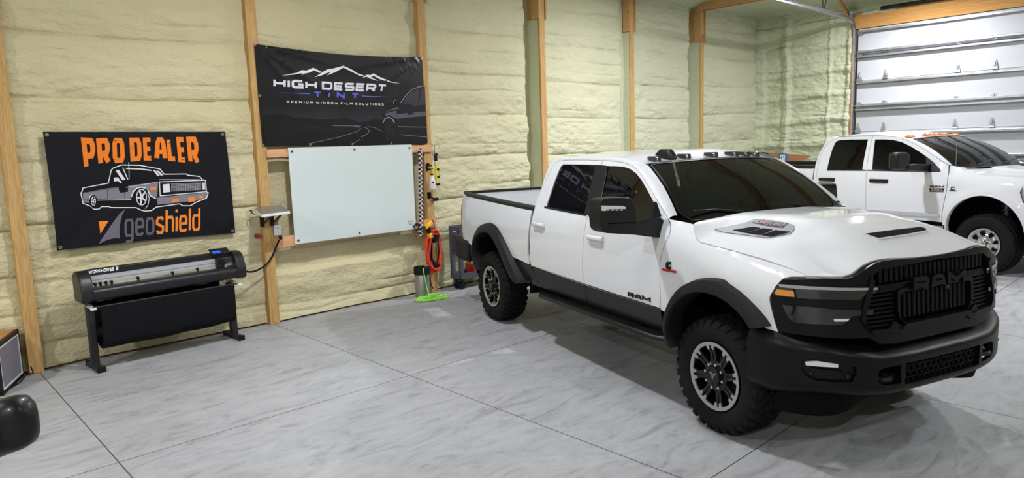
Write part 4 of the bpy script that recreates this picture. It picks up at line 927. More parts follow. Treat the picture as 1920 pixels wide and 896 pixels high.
def table(zk, yk, sig=.02):
    z = np.arange(zk[0], zk[-1]+.001, .004); y = np.interp(z, zk, yk); k = np.exp(-.5*(np.arange(-30, 31)*.004/sig)**2); k /= k.sum()
    y = np.convolve(np.pad(y, 30, mode='edge'), k, 'valid'); z0 = zk[0]
    def f(v):
        i = (min(max(v, z[0]), z[-1])-z0)/.004; j = int(min(max(i, 0), len(y)-2)); q = i-j; return y[j]*(1-q)+y[j+1]*q
    return f
def sst(a, b, x): t = min(max((x-a)/(b-a), 0), 1); return t*t*(3-2*t)
cabP = table([.25, .5, .62, .80, 1.0, 1.2, 1.32, 1.40, 1.46, 1.87, 2.05], [.90, .93, .965, .99, 1.0, 1.0, .99, .975, .955, .80, .70])
bedP = table([.25, .5, .62, .80, 1.0, 1.2, 1.36, 1.44, 1.52], [.90, .93, .965, .99, 1.0, 1.0, .985, .965, .93])
zhood = lambda x: float(np.interp(x, [-.9, -.33, .136, .42, .70, .9], [1.52, 1.432, 1.300, 1.258, 1.228, 1.21]))
def S1(x, z):
    if x < -2.72: y = bedP(z)
    else: y = cabP(z)
    if x < -3.2: y -= .04*((-3.2-x)/1.5)**2
    if x < -4.70: y -= .08*min((-4.70-x)/.14, 1.3)**2
    w = sst(-.66, -.38, x)
    if w > 0:
        zh = zhood(x); t = max((z-(zh-.20))/.20, 0); b = bedP(min(z, 1.2)); yf = b-(b-.892)*min(t, 1.6)**2
        if x > .2: yf -= .02*((x-.2)/.5)**2
        y = y*(1-w)+yf*w
    return y
def side1(x, z): return (x, -S1(x, z), z)
def sp1(px, py):
    p = T1.hit(px, py, lambda q: -q[1]-S1(q[0], q[2])+0., 2.5, 13, .02)
    # camera lies outside the side surface (y below -S): signed distance falls to zero at the skin
    return (p[0], p[2])
def sidepts(c, L): return [sp1(*c(X, Y)) for X, Y in L]
def inset(poly, d):
    P = [np.array(p) for p in poly]; n = len(P); A = sum(P[i][0]*P[(i+1) % n][1]-P[(i+1) % n][0]*P[i][1] for i in range(n)); sg = 1 if A > 0 else -1; out = []
    for i in range(n):
        a, b, c = P[i-1], P[i], P[(i+1) % n]; d1 = (b-a)/max(np.hypot(*(b-a)), 1e-9); d2 = (c-b)/max(np.hypot(*(c-b)), 1e-9)
        n1 = np.array([-d1[1], d1[0]])*sg; n2 = np.array([-d2[1], d2[0]])*sg; m = n1+n2; m = m/max(np.hypot(*m), 1e-6); k = max(m@n1, .5); out.append(tuple(b+m*d/k))
    return out
def smooth_poly(poly, it=1, closed=True):
    for _ in range(it):
        n = len(poly); out = []
        for i in range(n if closed else n-1):
            a = np.array(poly[i]); b = np.array(poly[(i+1) % n]); out += [tuple(a*.75+b*.25), tuple(a*.25+b*.75)]
        poly = out if closed else [poly[0]]+out+[poly[-1]]
    return poly
def resample(pts, n):
    P = np.array(pts, float); d = np.r_[0, np.cumsum(np.linalg.norm(np.diff(P, axis=0), axis=1))]; s = np.linspace(0, d[-1], n)
    return np.stack([np.interp(s, d, P[:, k]) for k in range(P.shape[1])], 1)
M_WP = mat('paint_white', '#d2d3d7', .55, spec=.3, coat=1., coat_rough=.04)
M_BP = mat('paint_black', '#09090a', .35, spec=.3, coat=.25, coat_rough=.06)
M_TRIM = mat('trim_black', '#161719', .55, spec=.3, bump=.04, bscale=300)
M_BUMP = mat('bumper_black', '#08080a', .40, spec=.22)
M_UND = mat('underbody', '#070708', .85, spec=.12)
M_CHR = mat('chrome', '#d9dadc', .12, 1.)
M_GLS = glass('tinted_side_glass', '#040506', .015, .02, .38)
M_WSG = glass('tinted_windscreen', '#0a0c0b', .02, .22, .5)
M_TYRE = mat('tyre_rubber', '#121213', .8, spec=.2, bump=.1, bscale=120)
M_RIMB = mat('rim_black', '#0b0b0d', .35, spec=.35, coat=.15)
M_RIMS = mat('rim_machined', '#b7b5b3', .3, .8)
M_LENS = mat('lamp_lens_clear', '#17181a', .08, spec=.6, coat=.6)
M_AMB = mat('amber_lens', '#d98a34', .2, coat=.5)
M_LITE = mat('lamp_white', '#d6d8da', .25, coat=.4)
M_TAIL = mat('tail_red', '#8c141a', .15, coat=.8)
def make_wheel(parent, x, ysign, yout, zc, R, W, rim_r, kind):
    # axis along y; outer face at yout
    w = bpy.data.objects.new('wheel', None)
    o = lambda r, h: (r, h)
    def Y(h): return ysign*(yout-h)                      # h measured inward from the outer face
    def ringpt(r, h, a): return (x+r*math.cos(a), Y(h), zc+r*math.sin(a))
    def lathe(prof, n=64, caps=False):
        b = MB(); b.rings([[ringpt(r, h, 2*PI*j/n) for j in range(n)] for r, h in prof], True, caps); return b
    # rim: barrel, lip and face
    b = lathe([(rim_r-.012, W-.02), (rim_r-.03, W*.7), (rim_r-.035, .10), (rim_r-.028, .02)]); b.rings([[ringpt(r, .13, 2*PI*j/32) for j in range(32)] for r in (.02, rim_r-.03)], True, False)
    rim = b.build('wheel', M_RIMB, parent)
    # tyre
    sw = [(rim_r-.004, .03), (rim_r+.012, .004), (rim_r+.05, -.008), (R-.085, -.012), (R-.05, -.004), (R-.03, .008), (R-.016, .028), (R-.014, W/2), (R-.016, W-.028), (R-.03, W-.008), (R-.05, W+.004), (rim_r+.05, W+.008), (rim_r, W-.03)]
    tb = lathe(sw, 80)
    lug = MB(); nb = 30 if kind == 'at' else 40
    for k in range(nb):
        a0 = 2*PI*k/nb
        if kind == 'at':
            for side in (0, 1):
                for j, (h0, h1, dr, wd, sk) in enumerate(((-.004, .052, .0, .62, .0), (.060, .10, .0, .50, .5), (.105, .138, .0, .5, .0))):
                    aa = a0+(.5*2*PI/nb if side else 0)+(sk*2*PI/nb)*.8
                    hh0, hh1 = (h0, h1) if not side else (W-h1, W-h0)
                    da = wd*PI/nb; sh = .25*2*PI/nb*(1 if j % 2 else -.6)*(1 if not side else -1)
                    ro = R; ri = R-.03
                    q = []
                    for r in (ri, ro):
                        rr0 = r-(.020 if (j == 0 and not side) else 0) if r == ro else r
                        rr1 = r-(.020 if (j == 0 and side) else 0) if r == ro else r
                        q.append([ringpt(rr0, hh0, aa-da), ringpt(rr1, hh1, aa-da+sh), ringpt(rr1, hh1, aa+da*(.8 if k % 2 else 1)+sh), ringpt(rr0, hh0, aa+da*(1 if k % 2 else .85))])
                    lug.rings(q)
                    if j == 0 and not side:                  # biting shoulder block running down the sidewall
                        q = [[ringpt(R-.02-.0, -.004, aa-da*.8), ringpt(R-.02, .02, aa-da*.8), ringpt(R-.02, .02, aa+da*.8), ringpt(R-.02, -.004, aa+da*.8)], [ringpt(R-.055-.012*(k % 2), -.010, aa-da*.7), ringpt(R-.055, .02, aa-da*.7), ringpt(R-.055, .02, aa+da*.7), ringpt(R-.055-.012*(k % 2), -.010, aa+da*.7)]]; lug.rings(q)
        else:
            for j, (h0, h1) in enumerate(((.0, .05), (.06, .105), (.115, .16), (.17, .215), (.225, W))):
                if h1 > W+.01: continue
                da = .42*2*PI/nb; aa = a0+(j % 2)*PI/nb
                lug.rings([[ringpt(r-(.014 if (j in (0, 4) and r > R-.01) else 0), h, a) for h, a in ((h0, aa-da), (h1, aa-da), (h1, aa+da), (h0, aa+da))] for r in (R-.03, R-.002)])
    ty = tb.build('tyre', M_TYRE, rim, smooth=50); lug.build('tread', M_TYRE, ty, smooth=0, fix=True)
    if kind == 'at':
        lathe([(rim_r-.004, .006), (rim_r-.003, -.002), (rim_r-.028, .002), (rim_r-.03, .012)], 80).build('rim_lip', M_RIMS, rim)
        for k in range(8):
            a = 2*PI*k/8+.2; ca, sa = math.cos(a), math.sin(a)
            def pt(r, tt, h): return (x+r*ca-tt*sa, Y(h), zc+r*sa+tt*ca)
            b = MB()
            for sgn in (-1, 1):
                b.rings([[pt(r, sgn*t0, h0), pt(r, sgn*t1, h0), pt(r, sgn*t1*1.02, h0+.035), pt(r, sgn*t0, h0+.035)] for r, t0, t1, h0 in ((.07, .004, .026, .018), (.15, .0055, .026, .020), (rim_r-.02, .007, .034, .006))])
            b.rings([[pt(r, -tt, h0), pt(r, tt, h0), pt(r, tt, h0+.03), pt(r, -tt, h0+.03)] for r, tt, h0 in ((.07, .012, .028), (rim_r-.03, .012, .022))])
            b.build('spoke', M_RIMB, rim, smooth=20)
            b = MB()
            for sgn in (-1, 1): b.rings([[pt(rim_r-.012, sgn*.008, h), pt(rim_r-.014, sgn*.052, h), pt(rim_r-.034, sgn*.038, h), pt(rim_r-.062, sgn*.029, h+.004), pt(rim_r-.055, sgn*.012, h+.003)] for h in (.001, .012)])
            b.build('spoke_tip', M_RIMS, rim, smooth=20)
            a2 = a+PI/8; MB().cyl((x+.086*math.cos(a2), Y(-.004), zc+.086*math.sin(a2)), (x+.086*math.cos(a2), Y(.03), zc+.086*math.sin(a2)), .0105, n=8).build('lug_nut', M_CHR, rim)
        lathe([(.11, .05), (.108, .018), (.078, .014), (.072, .014)], 40).build('hub', M_RIMB, rim)
        lathe([(.072, .02), (.068, -.014), (.055, -.02), (.05, -.012), (.02, -.010), (.002, -.010)], 40).build('hub_cap', M_RIMB, rim)
        e = MB()
        for q in stroke([(-.03, .02), (-.012, .024), (0, -.02), (.012, .024), (.03, .02)], .007): e.quad(*[(x+u, Y(-.0115), zc+v) for u, v in q])
        e.build('cap_emblem', M_RIMS, rim)
    else:
        n = 64
        lathe([(rim_r-.002, .004), (rim_r-.01, -.004), (rim_r-.03, .004), (rim_r-.045, .03)], n).build('rim_lip', M_CHR, rim)
        # dished polished disc with eight hand holes
        b = MB()
        def disc(u, v):
            a = 2*PI*u; r = .085+(rim_r-.035-.085)*v; h = .012+.05*math.sin(PI*v*.9)**2-.02*(1-v); return ringpt(r, h, a)
        b.grid(disc, 64, 6); b.build('disc', mat('polished_alloy', '#cfd1d4', .18, .95), rim, smooth=60)
        for k in range(8):
            a = 2*PI*k/8+.25; r = rim_r*.66; c = (x+r*math.cos(a), zc+r*math.sin(a)); ra, rt = .022, .028
            m = MB(); ring = [(c[0]+ra*math.cos(t)*math.cos(a)-rt*math.sin(t)*math.sin(a), c[1]+ra*math.cos(t)*math.sin(a)+rt*math.sin(t)*math.cos(a)) for t in np.linspace(0, 2*PI, 17)[:-1]]
            m.rings([[(p[0], Y(.018), p[1]) for p in ring], [(p[0], Y(.075), p[1]) for p in ring]]); m.build('hand_hole', M_UND, rim)
            a2 = a+PI/8; MB().cyl((x+.075*math.cos(a2), Y(-.016), zc+.075*math.sin(a2)), (x+.075*math.cos(a2), Y(.03), zc+.075*math.sin(a2)), .012, .010, n=8).build('lug_nut', M_CHR, rim)
        lathe([(.09, .03), (.088, .0), (.062, -.004), (.055, -.03), (.045, -.036), (.002, -.034)], 40).build('hub_cap', M_CHR, rim)
    return rim
def front_pickup():
    T = T1
    t = thing('pickup_truck', 'white crew cab pickup with black grille and black fender flares, nearest the camera', 'truck', tuple(T.o), T.rz)
    A = crop(840, 260, 2.357); C5 = crop(1000, 270, 3.32); C2 = crop(1180, 360, 2.635); B = crop(1220, 380, 1.947); CC = crop(1400, 420, 2.488); C4 = crop(850, 400, 4.07)
    # ---- doors
    gap = [C5(*p) for p in ((432, 102), (412, 190), (380, 300), (345, 420), (334, 460), (316, 560), (306, 680), (306, 790), (312, 862))]
    G = [sp1(*p) for p in gap]
    fline = [C5(*p) for p in ((432, 102), (500, 106), (560, 114), (610, 130), (645, 155), (672, 188), (700, 232), (760, 330), (815, 420), (842, 468), (853, 500), (855, 525), (846, 568), (822, 615), (802, 665), (790, 720), (788, 780), (788, 896))]
    FL = [sp1(*p) for p in fline]; fbot = sp1(*A(941, 757)); rbot = sp1(*A(373, 563))
    FL = FL[:-1]+[fbot]
    rline = [C5(*p) for p in ((190, 100), (165, 104), (142, 118), (118, 146), (92, 190), (66, 245), (42, 300), (20, 360), (2, 430))]
    RL = [sp1(*p) for p in rline]+[sp1(*A(*p)) for p in ((361, 430), (362, 490), (366, 530))]+[rbot]
    topl = [sp1(*C5(*p)) for p in ((250, 99), (340, 99))]
    gbot = sp1(*A(606, 648))
    G2 = G[:-1]+[gbot]
    front_door = FL+G2[::-1][:-1]
    rear_door = RL[::-1]+topl+G2
    rear_door = rear_door[::-1]
    fwin = [sp1(*C5(*p)) for p in ((458, 136), (520, 137), (565, 142), (605, 156), (640, 182), (672, 222), (705, 278), (740, 342), (770, 405), (790, 448), (780, 470), (640, 478), (500, 464), (398, 450))]
    rwin = [sp1(*C5(*p)) for p in ((186, 126), (290, 127), (392, 129), (358, 270), (320, 438), (200, 416), (80, 394), (84, 372), (100, 325), (130, 235), (155, 172), (170, 140))]
    bpr = [sp1(*C5(*p)) for p in ((389, 128), (429, 131), (394, 290), (354.5, 444), (319, 438), (357, 270))]
    bpf = [sp1(*C5(*p)) for p in ((429.6, 131), (461, 135), (430, 290), (400, 451), (355, 445), (394.6, 290))]
    def half(name, poly, m, th=.018, holes=(), step=.07, mp=side1, label=None, **kw):
        return panel(name, [poly], mp, th, m, t, step=step, holes=holes, mirror=True, label=label, **kw)
    dr, dl = half('rear_door', inset(rear_door, .003), M_WP, holes=[rwin])
    df, dfl = half('front_door', inset(front_door, .003), M_WP, holes=[fwin])
    for dd in (0, 1): pass
    off = lambda d: (lambda x, z: (x, -S1(x, z)+d, z))
    def sub(name, poly, m, parent_r, parent_l, d, th=.004, step=.08, label=None, **kw):
        a, b = panel(name, [poly], off(d), th, m, None, step=step, mirror=True, **kw)
        a.parent = parent_r; b.parent = parent_l
        if label: a['label'] = label; b['label'] = label
        return a, b
    sub('window_glass', inset(rwin, -.006), M_GLS, dr, dl, .009, label='dark tinted window')
    sub('window_glass', inset(fwin, -.006), M_GLS, df, dfl, .009, label='dark tinted window')
    sub('pillar_trim', bpr, M_TRIM, dr, dl, -.003, label='black pillar trim'); sub('pillar_trim', bpf, M_TRIM, df, dfl, -.003, label='black pillar trim')
    for pts, pr, pl in (([(70, 391), (200, 416), (330, 441)], dr, dl), ([(345, 443), (500, 466), (640, 480), (792, 458)], df, dfl)):
        up = [sp1(*C5(X, Y-5)) for X, Y in pts]; dn = [sp1(*C5(X, Y+7)) for X, Y in pts]; sub('belt_moulding', up+dn[::-1], M_TRIM, pr, pl, -.004)
    def handle(c, pr, pl):
        x0, z0 = sp1(*c); 
        for s, par in ((-1, pr), (1, pl)):
            y = S1(x0, z0); b = MB()
            prof = [(-.125, .0), (-.12, .028), (-.09, .042), (.09, .042), (.12, .028), (.125, .0)]
            b.rings([[(x0+u, s*(y+v), z0+w) for w in (-.022, -.018, .018, .022) for v in ()] or [(x0+u, s*(y+v*k), z0+w) for w, k in ((-.022, .6), (-.01, 1.), (.012, 1.), (.024, .55))] for u, v in prof], closed=False); b.build('door_handle', M_WP, par, smooth=50, bevel=.004)
            r = MB(); r.cyl((x0+.0, s*(y-.005), z0-.005), (x0+.0, s*(y+.002), z0-.005), .04, n=18)
    handle(C5(38, 500), dr, dl); handle(C5(390, 585), df, dfl)
    # ---- lower black band of the doors and bed
    zt = lambda x: float(np.interp(x, [-2.75, -1.66, -.55], [.822, .797, .787]))
    def band(x0, x1, name='lower_trim', par=None):
        n = 8; xs = np.linspace(x0, x1, n); poly = [(x, zt(x)-.004) for x in xs]+[(x, .605) for x in xs[::-1]]
        return half(name, poly, M_BP, label='gloss black lower body band')
    xg = gbot[0]; band(rbot[0]+.01, xg-.004); band(xg+.004, fbot[0]-.004)
    # ---- bed side
    gb = [sp1(*A(*p)) for p in ((379, 309), (371, 318), (360, 380), (353, 450), (351, 510), (358, 555))]
    bed_top = [sp1(*A(*p)) for p in ((78, 246), (160, 259), (270, 286), (370, 309))]
    zr = lambda x: float(np.interp(x, [bed_top[0][0], bed_top[-1][0]], [bed_top[0][1], bed_top[-1][1]]))
    xt = -4.82; xb0 = gb[2][0]
    arch = lambda cx, cz, r, a0, a1, n: [(cx+r*math.cos(a), cz+r*math.sin(a)) for a in np.linspace(a0, a1, n)]
    rfo = [C4(*p) for p in ((150, 380), (136, 310), (138, 245), (150, 170), (185, 100), (235, 68), (285, 85), (330, 140), (370, 220), (410, 310), (450, 410), (490, 490), (503, 535))]
    rfi = [C4(*p) for p in ((182, 430), (152, 350), (148, 280), (165, 200), (200, 152), (240, 138), (280, 156), (310, 200), (340, 260), (378, 350), (415, 440), (455, 515), (485, 535))]
    def onp(p): q = T.plane(p[0], p[1], 1, -1.045); return (q[0], q[2])
    RO = [onp(p) for p in rfo]; RI = [onp(p) for p in rfi]
    # the rear arch sits about the rear axle
    RCX, FCX = -3.785, .02
    ffo = [C2(*p) for p in ((178, 735), (160, 680), (163, 615), (190, 540), (230, 480), (280, 445), (345, 425), (440, 432), (465, 455), (530, 500), (590, 560), (640, 620), (668, 668))]
    ffi = [C2(*p) for p in ((210, 770), (182, 700), (188, 640), (215, 570), (260, 520), (310, 497), (360, 494), (410, 503), (470, 530), (520, 570), (560, 612), (590, 655), (600, 672))]
    FO = [onp(p) for p in ffo]; FI = [onp(p) for p in ffi]
    def flare(O_, I_):
        O2 = resample(smooth_poly(O_, 2, False), 44); I2 = resample(smooth_poly(I_, 2, False), 44)
        for s in (-1, 1):
            R = []
            for (ox, oz), (ix, iz) in zip(O2, I2):
                yo = S1(ox, min(oz, 1.25)); r = []
                for k, (f, yy) in enumerate(((-.04, yo-.015), (.0, yo+.012), (.10, 1.048), (.5, 1.062), (.92, 1.066), (1.0, 1.058), (1.0, 1.0), (.98, .90))):
                    r.append((ox+(ix-ox)*f, s*yy, oz+(iz-oz)*f))
                R.append(r)
            b = MB(); b.rings(R, closed=False, caps=False); b.build('fender_flare', M_TRIM, t, smooth=50)
    flare(RO, RI); flare(FO, FI)
    mid = lambda O_, I_, k=.25: [(o[0]+(i[0]-o[0])*k, o[1]+(i[1]-o[1])*k) for o, i in zip(resample(O_, 20), resample(I_, 20))]
    RM, FM = mid(RO, RI), mid(FO, FI)
    poly = [(xt, 1.47)]+[(x, zr(x)) for x in np.linspace(xt+.03, gb[0][0], 8)]+gb[1:]+[(gb[-1][0], zt(-2.75))]+[(RM[-1][0]+.10, zt(-2.8))]
    arc = [p for p in RM[::-1] if p[1] > zt(-2.8)]
    poly = poly[:-1]+arc+[(arc[-1][0]-.02, .80), (xt+.03, .90), (xt, .95)]
    half('bed_side', poly, M_WP)
    fr_low = [p for p in RM if p[0] > -3.3 and .60 < p[1] < zt(-2.8)-.006]
    half('lower_trim', [(fr_low[0][0]-.012, zt(-2.8)-.004)]+fr_low+[(RM[-1][0], .60), (-2.60, .60), (-2.65, .70), (gb[-1][0]-.005, zt(-2.75)-.004)], M_BP, label='gloss black lower body band')
    half('lower_trim', [(-4.62, .62), (-4.16, .60), (arc[-1][0]-.0, .79), (xt+.06, .88)], M_TRIM)
    rail = MB()
    for s in (-1, 1):
        xs = np.linspace(xt+.02, gb[0][0]+.01, 12); rail = MB()
        rail.rings([[(x, s*(S1(x, zr(x))+dy), zr(x)+dz) for dy, dz in ((.006, -.022), (.010, .012), (-.02, .022), (-.075, .022), (-.085, .0), (-.08, -.02))] for x in xs]); rail.build('bed_rail', M_TRIM, t, bevel=.003)
    # inner bed
    IB = mat('bed_inner_white', '#d9dade', .4, spec=.4)
    for s in (-1, 1):
        b = MB(); zz = [1.13, 1.15, 1.165, 1.18, 1.21, 1.23, 1.26, 1.28, 1.31, 1.33, 1.40, 1.45]
        b.rings([[(x, s*(.86+(.03 if k % 4 in (1, 2) else 0)), z-(.0 if z < 1.4 else (1.47-zr(x))*.9)) for k, z in enumerate(zz)] for x in (xt+.05, gb[0][0]-.02)], closed=False); b.build('bed_wall', IB, t)
        d = MB()
        for x in (-3.55, -2.98): d.sphere((x, s*.862, 1.375), .017, 8, 6)
        d.build('tie_down', M_BLK, t)
    MB().box(((xt+gb[0][0])/2, 0, .80), (gb[0][0]-xt-.06, 1.10, .04)).build('bed_floor', IB, t)
    MB().box((gb[0][0]-.03, 0, 1.10), (.05, 1.78, .66)).build('bed_front_wall', IB, t, bevel=.01)
    MB().box((xt+.02, 0, 1.20), (.07, 1.60, .52)).build('tailgate', M_WP, t, bevel=.015); MB().box((xt+.02, 0, 1.475), (.09, 1.72, .025)).build('tailgate_cap', M_TRIM, t, bevel=.005)
    for s in (-1, 1):
        R = []
        for z in np.linspace(.985, 1.325, 10): R.append([(x, s*(S1(x, z)+.004), z) for x in (-4.735, -4.77, -4.80, -4.825, -4.85)])
        b = MB(); b.rings(R, closed=False, caps=False); o = b.build('tail_lamp', M_TAIL, t, smooth=60)
        sm = o.modifiers.new('s', 'SOLIDIFY'); sm.thickness = .02
    rb = MB(); rb.rings([[(x, y, z) for x, z in ((-4.76, .88), (-4.90, .90), (-4.94, .86), (-4.94, .64), (-4.86, .60), (-4.70, .62))] for y in (-.955, -.5, .5, .955)]); rb.build('rear_bumper', M_BUMP, t, bevel=.02)
    for s in (-1, 1):
        b = MB(); b.rings([[(x, s*(y), z) for y, z in ((.93, .885), (.985, .87), (.99, .64), (.93, .58))] for x in (-4.90, -4.72, -4.50)]); b.build('bumper_end', M_TRIM, t, bevel=.02)
    # ---- cab frame: pillars, roof rail
    cabrear = [A(*p) for p in ((463, 92), (444, 125), (424, 180), (406, 245), (394, 292), (383, 320), (370, 380), (362, 450), (360, 520), (369, 566))]
    CRR = [sp1(*p) for p in cabrear]
    cp = CRR+inset(RL, -.0)[::-1]
    cpoly = CRR[:]+[(p[0]-.004, p[1]) for p in RL[::-1]]
    half('cab_corner', cpoly, M_WP)
    WST = lambda u: (-1.105+.10*(1-u*u), u*.715, 1.868+.030*(1-u*u)); WSB = lambda u: (-.515+.09*(1-u*u), u*.865, 1.462+.0*(1-u*u))
    def ws(u, v):
        a, b = np.array(WSB(u)), np.array(WST(u)); p = a*(1-v)+b*v; p = p+np.array([.02, 0, .028])*math.sin(PI*min(max(v, 0), 1)); return tuple(p)
    # strip from the door-opening line up to roof edge / windscreen edge
    sA = [(topl[0][0]-.02, topl[0][1])]
    upper = [CRR[3], CRR[2], CRR[1], CRR[0], RL[0]]+topl+[G[0]]+FL[1:10]
    Aline = resample([(x, -S1(x, z), z) for x, z in upper], 60)
    def roof_edge(x): return (x, -.745+.02*sst(-2.2, -2.55, x), 1.925-.03*sst(-2.25, -2.55, x)-.045*sst(-1.35, -1.1, x))
    ub = [roof_edge(x) for x in np.linspace(-2.58, -1.14, 14)]+[ws(-1.0, v) for v in np.linspace(.97, .06, 12)]
    kA = len(upper); 
    # match by position: roof part against the top line, pillar part against the front line
    topA = resample([(x, -S1(x, z), z) for x, z in upper[:len(upper)-7]], 30); frA = resample([(x, -S1(x, z), z) for x, z in upper[len(upper)-8:]], 30)
    topB = resample(ub[:14], 30); frB = resample(ub[13:], 30)
    AA = np.vstack([topA, frA]); BB = np.vstack([topB, frB])
    for s in (-1, 1):
        R = []
        for a, b in zip(AA, BB):
            r = []
            for k in np.linspace(0, 1, 6):
                p = a*(1-k)+b*k; out = math.sin(PI*k)*.014; p = p+np.array([out*.3, -out, out*.7]); r.append((p[0], p[1]*(-s) if s > 0 else p[1], p[2]))
            r = [(a[0], (a[1]+.02)*(-s if s > 0 else 1), a[2]-.004)]+r
            R.append(r)
        b = MB(); b.rings(R, closed=False, caps=False); b.build('roof_pillar', M_WP, t, smooth=60)
    # roof skin
    def roof(u, v):
        y = (v*2-1); x0, x1 = -2.58, -1.0
        e = roof_edge(x0+(x1-x0)*u); xf = WST(y)[0]+.0
        x = -2.60+(xf+2.60)*u
        er = roof_edge(min(max(x, -2.5), -1.0)); zc = er[2]+.048-.04*sst(-2.35, -2.6, x)-.045*sst(-1.45, -1.02, x)*0
        zf = WST(y)[2]
        z = er[2]+(zc-er[2])*(1-abs(y)**2.6); k = sst(-1.50, xf, x); zz = z*(1-k)+(zf+.002)*k
        yy = y*(-er[1]*(1-k)+.715*k)
        # two shallow stamped channels
        zz -= .006*math.exp(-((abs(y)-.62)/.05)**2)*sst(-2.5, -2.3, x)*(1-sst(-1.6, -1.4, x))
        return (x, yy, zz)
    MB().grid(roof, 40, 40).build('roof', M_WP, t, smooth=70)
    # windscreen with black border, rear window, back of cab
    wp = [(-.985, .10), (-.95, .03), (-.86, -.06), (-.7, -.10), (.7, -.10), (.86, -.06), (.95, .03), (.985, .10), (.985, .965), (.96, .985), (-.96, .985), (-.985, .965)]
    panel('windscreen', [wp], ws, .006, M_WSG, t, step=.1, label='tinted windscreen')
    fr = MB(); loop = wp; n = len(wp); inn = inset(wp, .022)
    wo = bpy.data.objects
    ring = [np.array(ws(*p)) for p in resample(wp+[wp[0]], 90)]; ring_i = [np.array(ws(*p)) for p in resample(inn+[inn[0]], 90)]
    b = MB(); up = np.array([.003, 0, .004]); b.rings([[tuple(a+up) for a in ring], [tuple(a+up) for a in ring_i]], closed=False, caps=False); b.build('windscreen_surround', M_BLK, t)
    b = MB(); b.grid(lambda u, v: (-2.60-.10*(1-v)+(-.0), (u*2-1)*(.73+.22*(1-v)), 1.40+.50*v), 10, 8); b.build('rear_window', M_GLS, t)
    b = MB(); b.box((-2.66, 0, 1.06), (.08, 1.86, .72)); b.build('cab_back', M_WP, t, bevel=.02)
    # ---- fender
    fen = [(318, 160), (321, 195), (330, 232), (350, 251), (420, 270), (500, 291), (580, 314), (650, 334), (720, 356), (790, 379), (850, 402), (876, 417), (800, 417), (765, 424), (742, 442), (715, 480), (694, 513), (690, 530), (700, 580), (718, 645), (733, 690), (674, 673)]
    fpts = [sp1(*C2(*p)) for p in fen]; rear_ = [sp1(*C2(*p)) for p in ((155, 585), (154, 540), (154, 480), (160, 400), (172, 330), (190, 270), (203, 222), (206, 195), (203, 160), (200, 137), (240, 119))]
    fr_edge = [(x+.005, z) for x, z in FL[9:]][::-1]
    poly = fpts+FM[::-1][1:-3]+fr_edge
    half('front_fender', poly, M_WP, step=.05)
    # ---- hood
    hc = lambda x: float(np.interp(x, [-.6, -.35, 0, .3, .5, .63, .75, .86, .95], [1.485, 1.490, 1.502, 1.498, 1.458, 1.415, 1.365, 1.315, 1.27]))
    gy = table([0, .30, .38, .46, .54, .64, .76, .86, .91, 1.0], [1, .985, .93, .80, .62, .45, .27, .10, 0, -.12], .025)
    HE = [(x, S1(x, z), z) for x, z in fpts[:12]]; HEx = [p[0] for p in HE]; HEy = [p[1] for p in HE]; HEz = [p[2]+.004 for p in HE]
    gF = table([0, .42, .48, .55, .61, .66, .70, .8, 1.0], [1, .99, .93, .80, .56, .22, .05, .0, 0], .015)
    def hz(x, y):
        ye, e = np.interp(x, HEx, HEy), np.interp(x, HEx, HEz)
        if x > HEx[-1]: e -= .08*(x-HEx[-1])
        k = sst(.30, .78, x); r = abs(y)/ye*.90
        return float(e+(hc(x)-e)*(gy(r)*(1-k)+gF(r)*k))
    xf = lambda y: .905-.10*(abs(y)/.70)**2.2 if abs(y) < .70 else .805-.13*((abs(y)-.70)/.2)
    hood = [(-.40, 0.), (-.40, -.5), (-.385, -.72), (-.365, -.83)]+[(x+.002, -y+.002) for x, y, z in HE]
    hood += [(xf(y), y) for y in (-.84, -.78, -.72, -.66, -.60, -.54, -.48, -.4, -.3, -.2, -.1)]+[(xf(0), 0.)]
    full = hood+[(x, -y) for x, y in hood[1:-1][::-1]]
    def hp(px, py):
        p = T.hit(px, py, lambda q: q[2]-hz(q[0], q[1]), 2.2, 9, .01); return (p[0], p[1])
    hmap = lambda d=0.: (lambda x, y: (x, y, hz(x, y)+d))
    vent = [hp(*B(*p)) for p in ((232, 98), (300, 84), (345, 76), (380, 62), (440, 66), (500, 76), (524, 86), (524, 100), (510, 115), (425, 130), (330, 118))]
    scoop = [hp(*B(*p)) for p in ((782, 115), (860, 104), (930, 96), (985, 90), (1004, 95), (1006, 104), (930, 118), (832, 132))]
    sc = MB()
    panel('hood', [full], hmap(), .02, M_WP, t, step=.045, sgn=1, smooth=50)
    for s in (1, -1):
        v2 = [(x, y*s) for x, y in vent]
        panel('hood_vent', [v2], hmap(.006), .006, mat('vent_grey', '#66676c', .5, .0), t, step=.06, label='grey hood vent')
        def strip(L): return [tuple((q[0], q[1]*s)) for q in [hp(*B(*p)) for p in L]]
        for q in ([(300, 103), (370, 92), (400, 96), (345, 113)], [(350, 114), (410, 97), (445, 102), (400, 121)], [(405, 122), (455, 104), (510, 110), (440, 127)]):
            panel('vent_slot', [strip(q)], hmap(.009), .002, M_UND, t, step=.06, label='black vent slot')
        panel('vent_plate', [strip([(383, 64), (440, 68), (500, 78), (482, 92), (425, 86), (372, 76)])], hmap(.010), .003, mat('vent_plate_grey', '#55565b', .5, .0), t, step=.06)
    # numerals on the near vent plate
    ve = [hp(*B(*p)) for p in ((398, 66), (484, 78), (478, 86), (392, 74))]; panel('numerals', text_on('2500', ve, 1.05, .3, .2), hmap(.013), 0, M_BLK, t, step=.5)
    ve = [hp(*B(*p)) for p in ((402, 74), (488, 86), (482, 92), (396, 80))]; panel('lettering', text_on('HEAVY DUTY', ve, .8, .3, .2), hmap(.013), 0, M_RED, t, step=.5, label='red lettering')
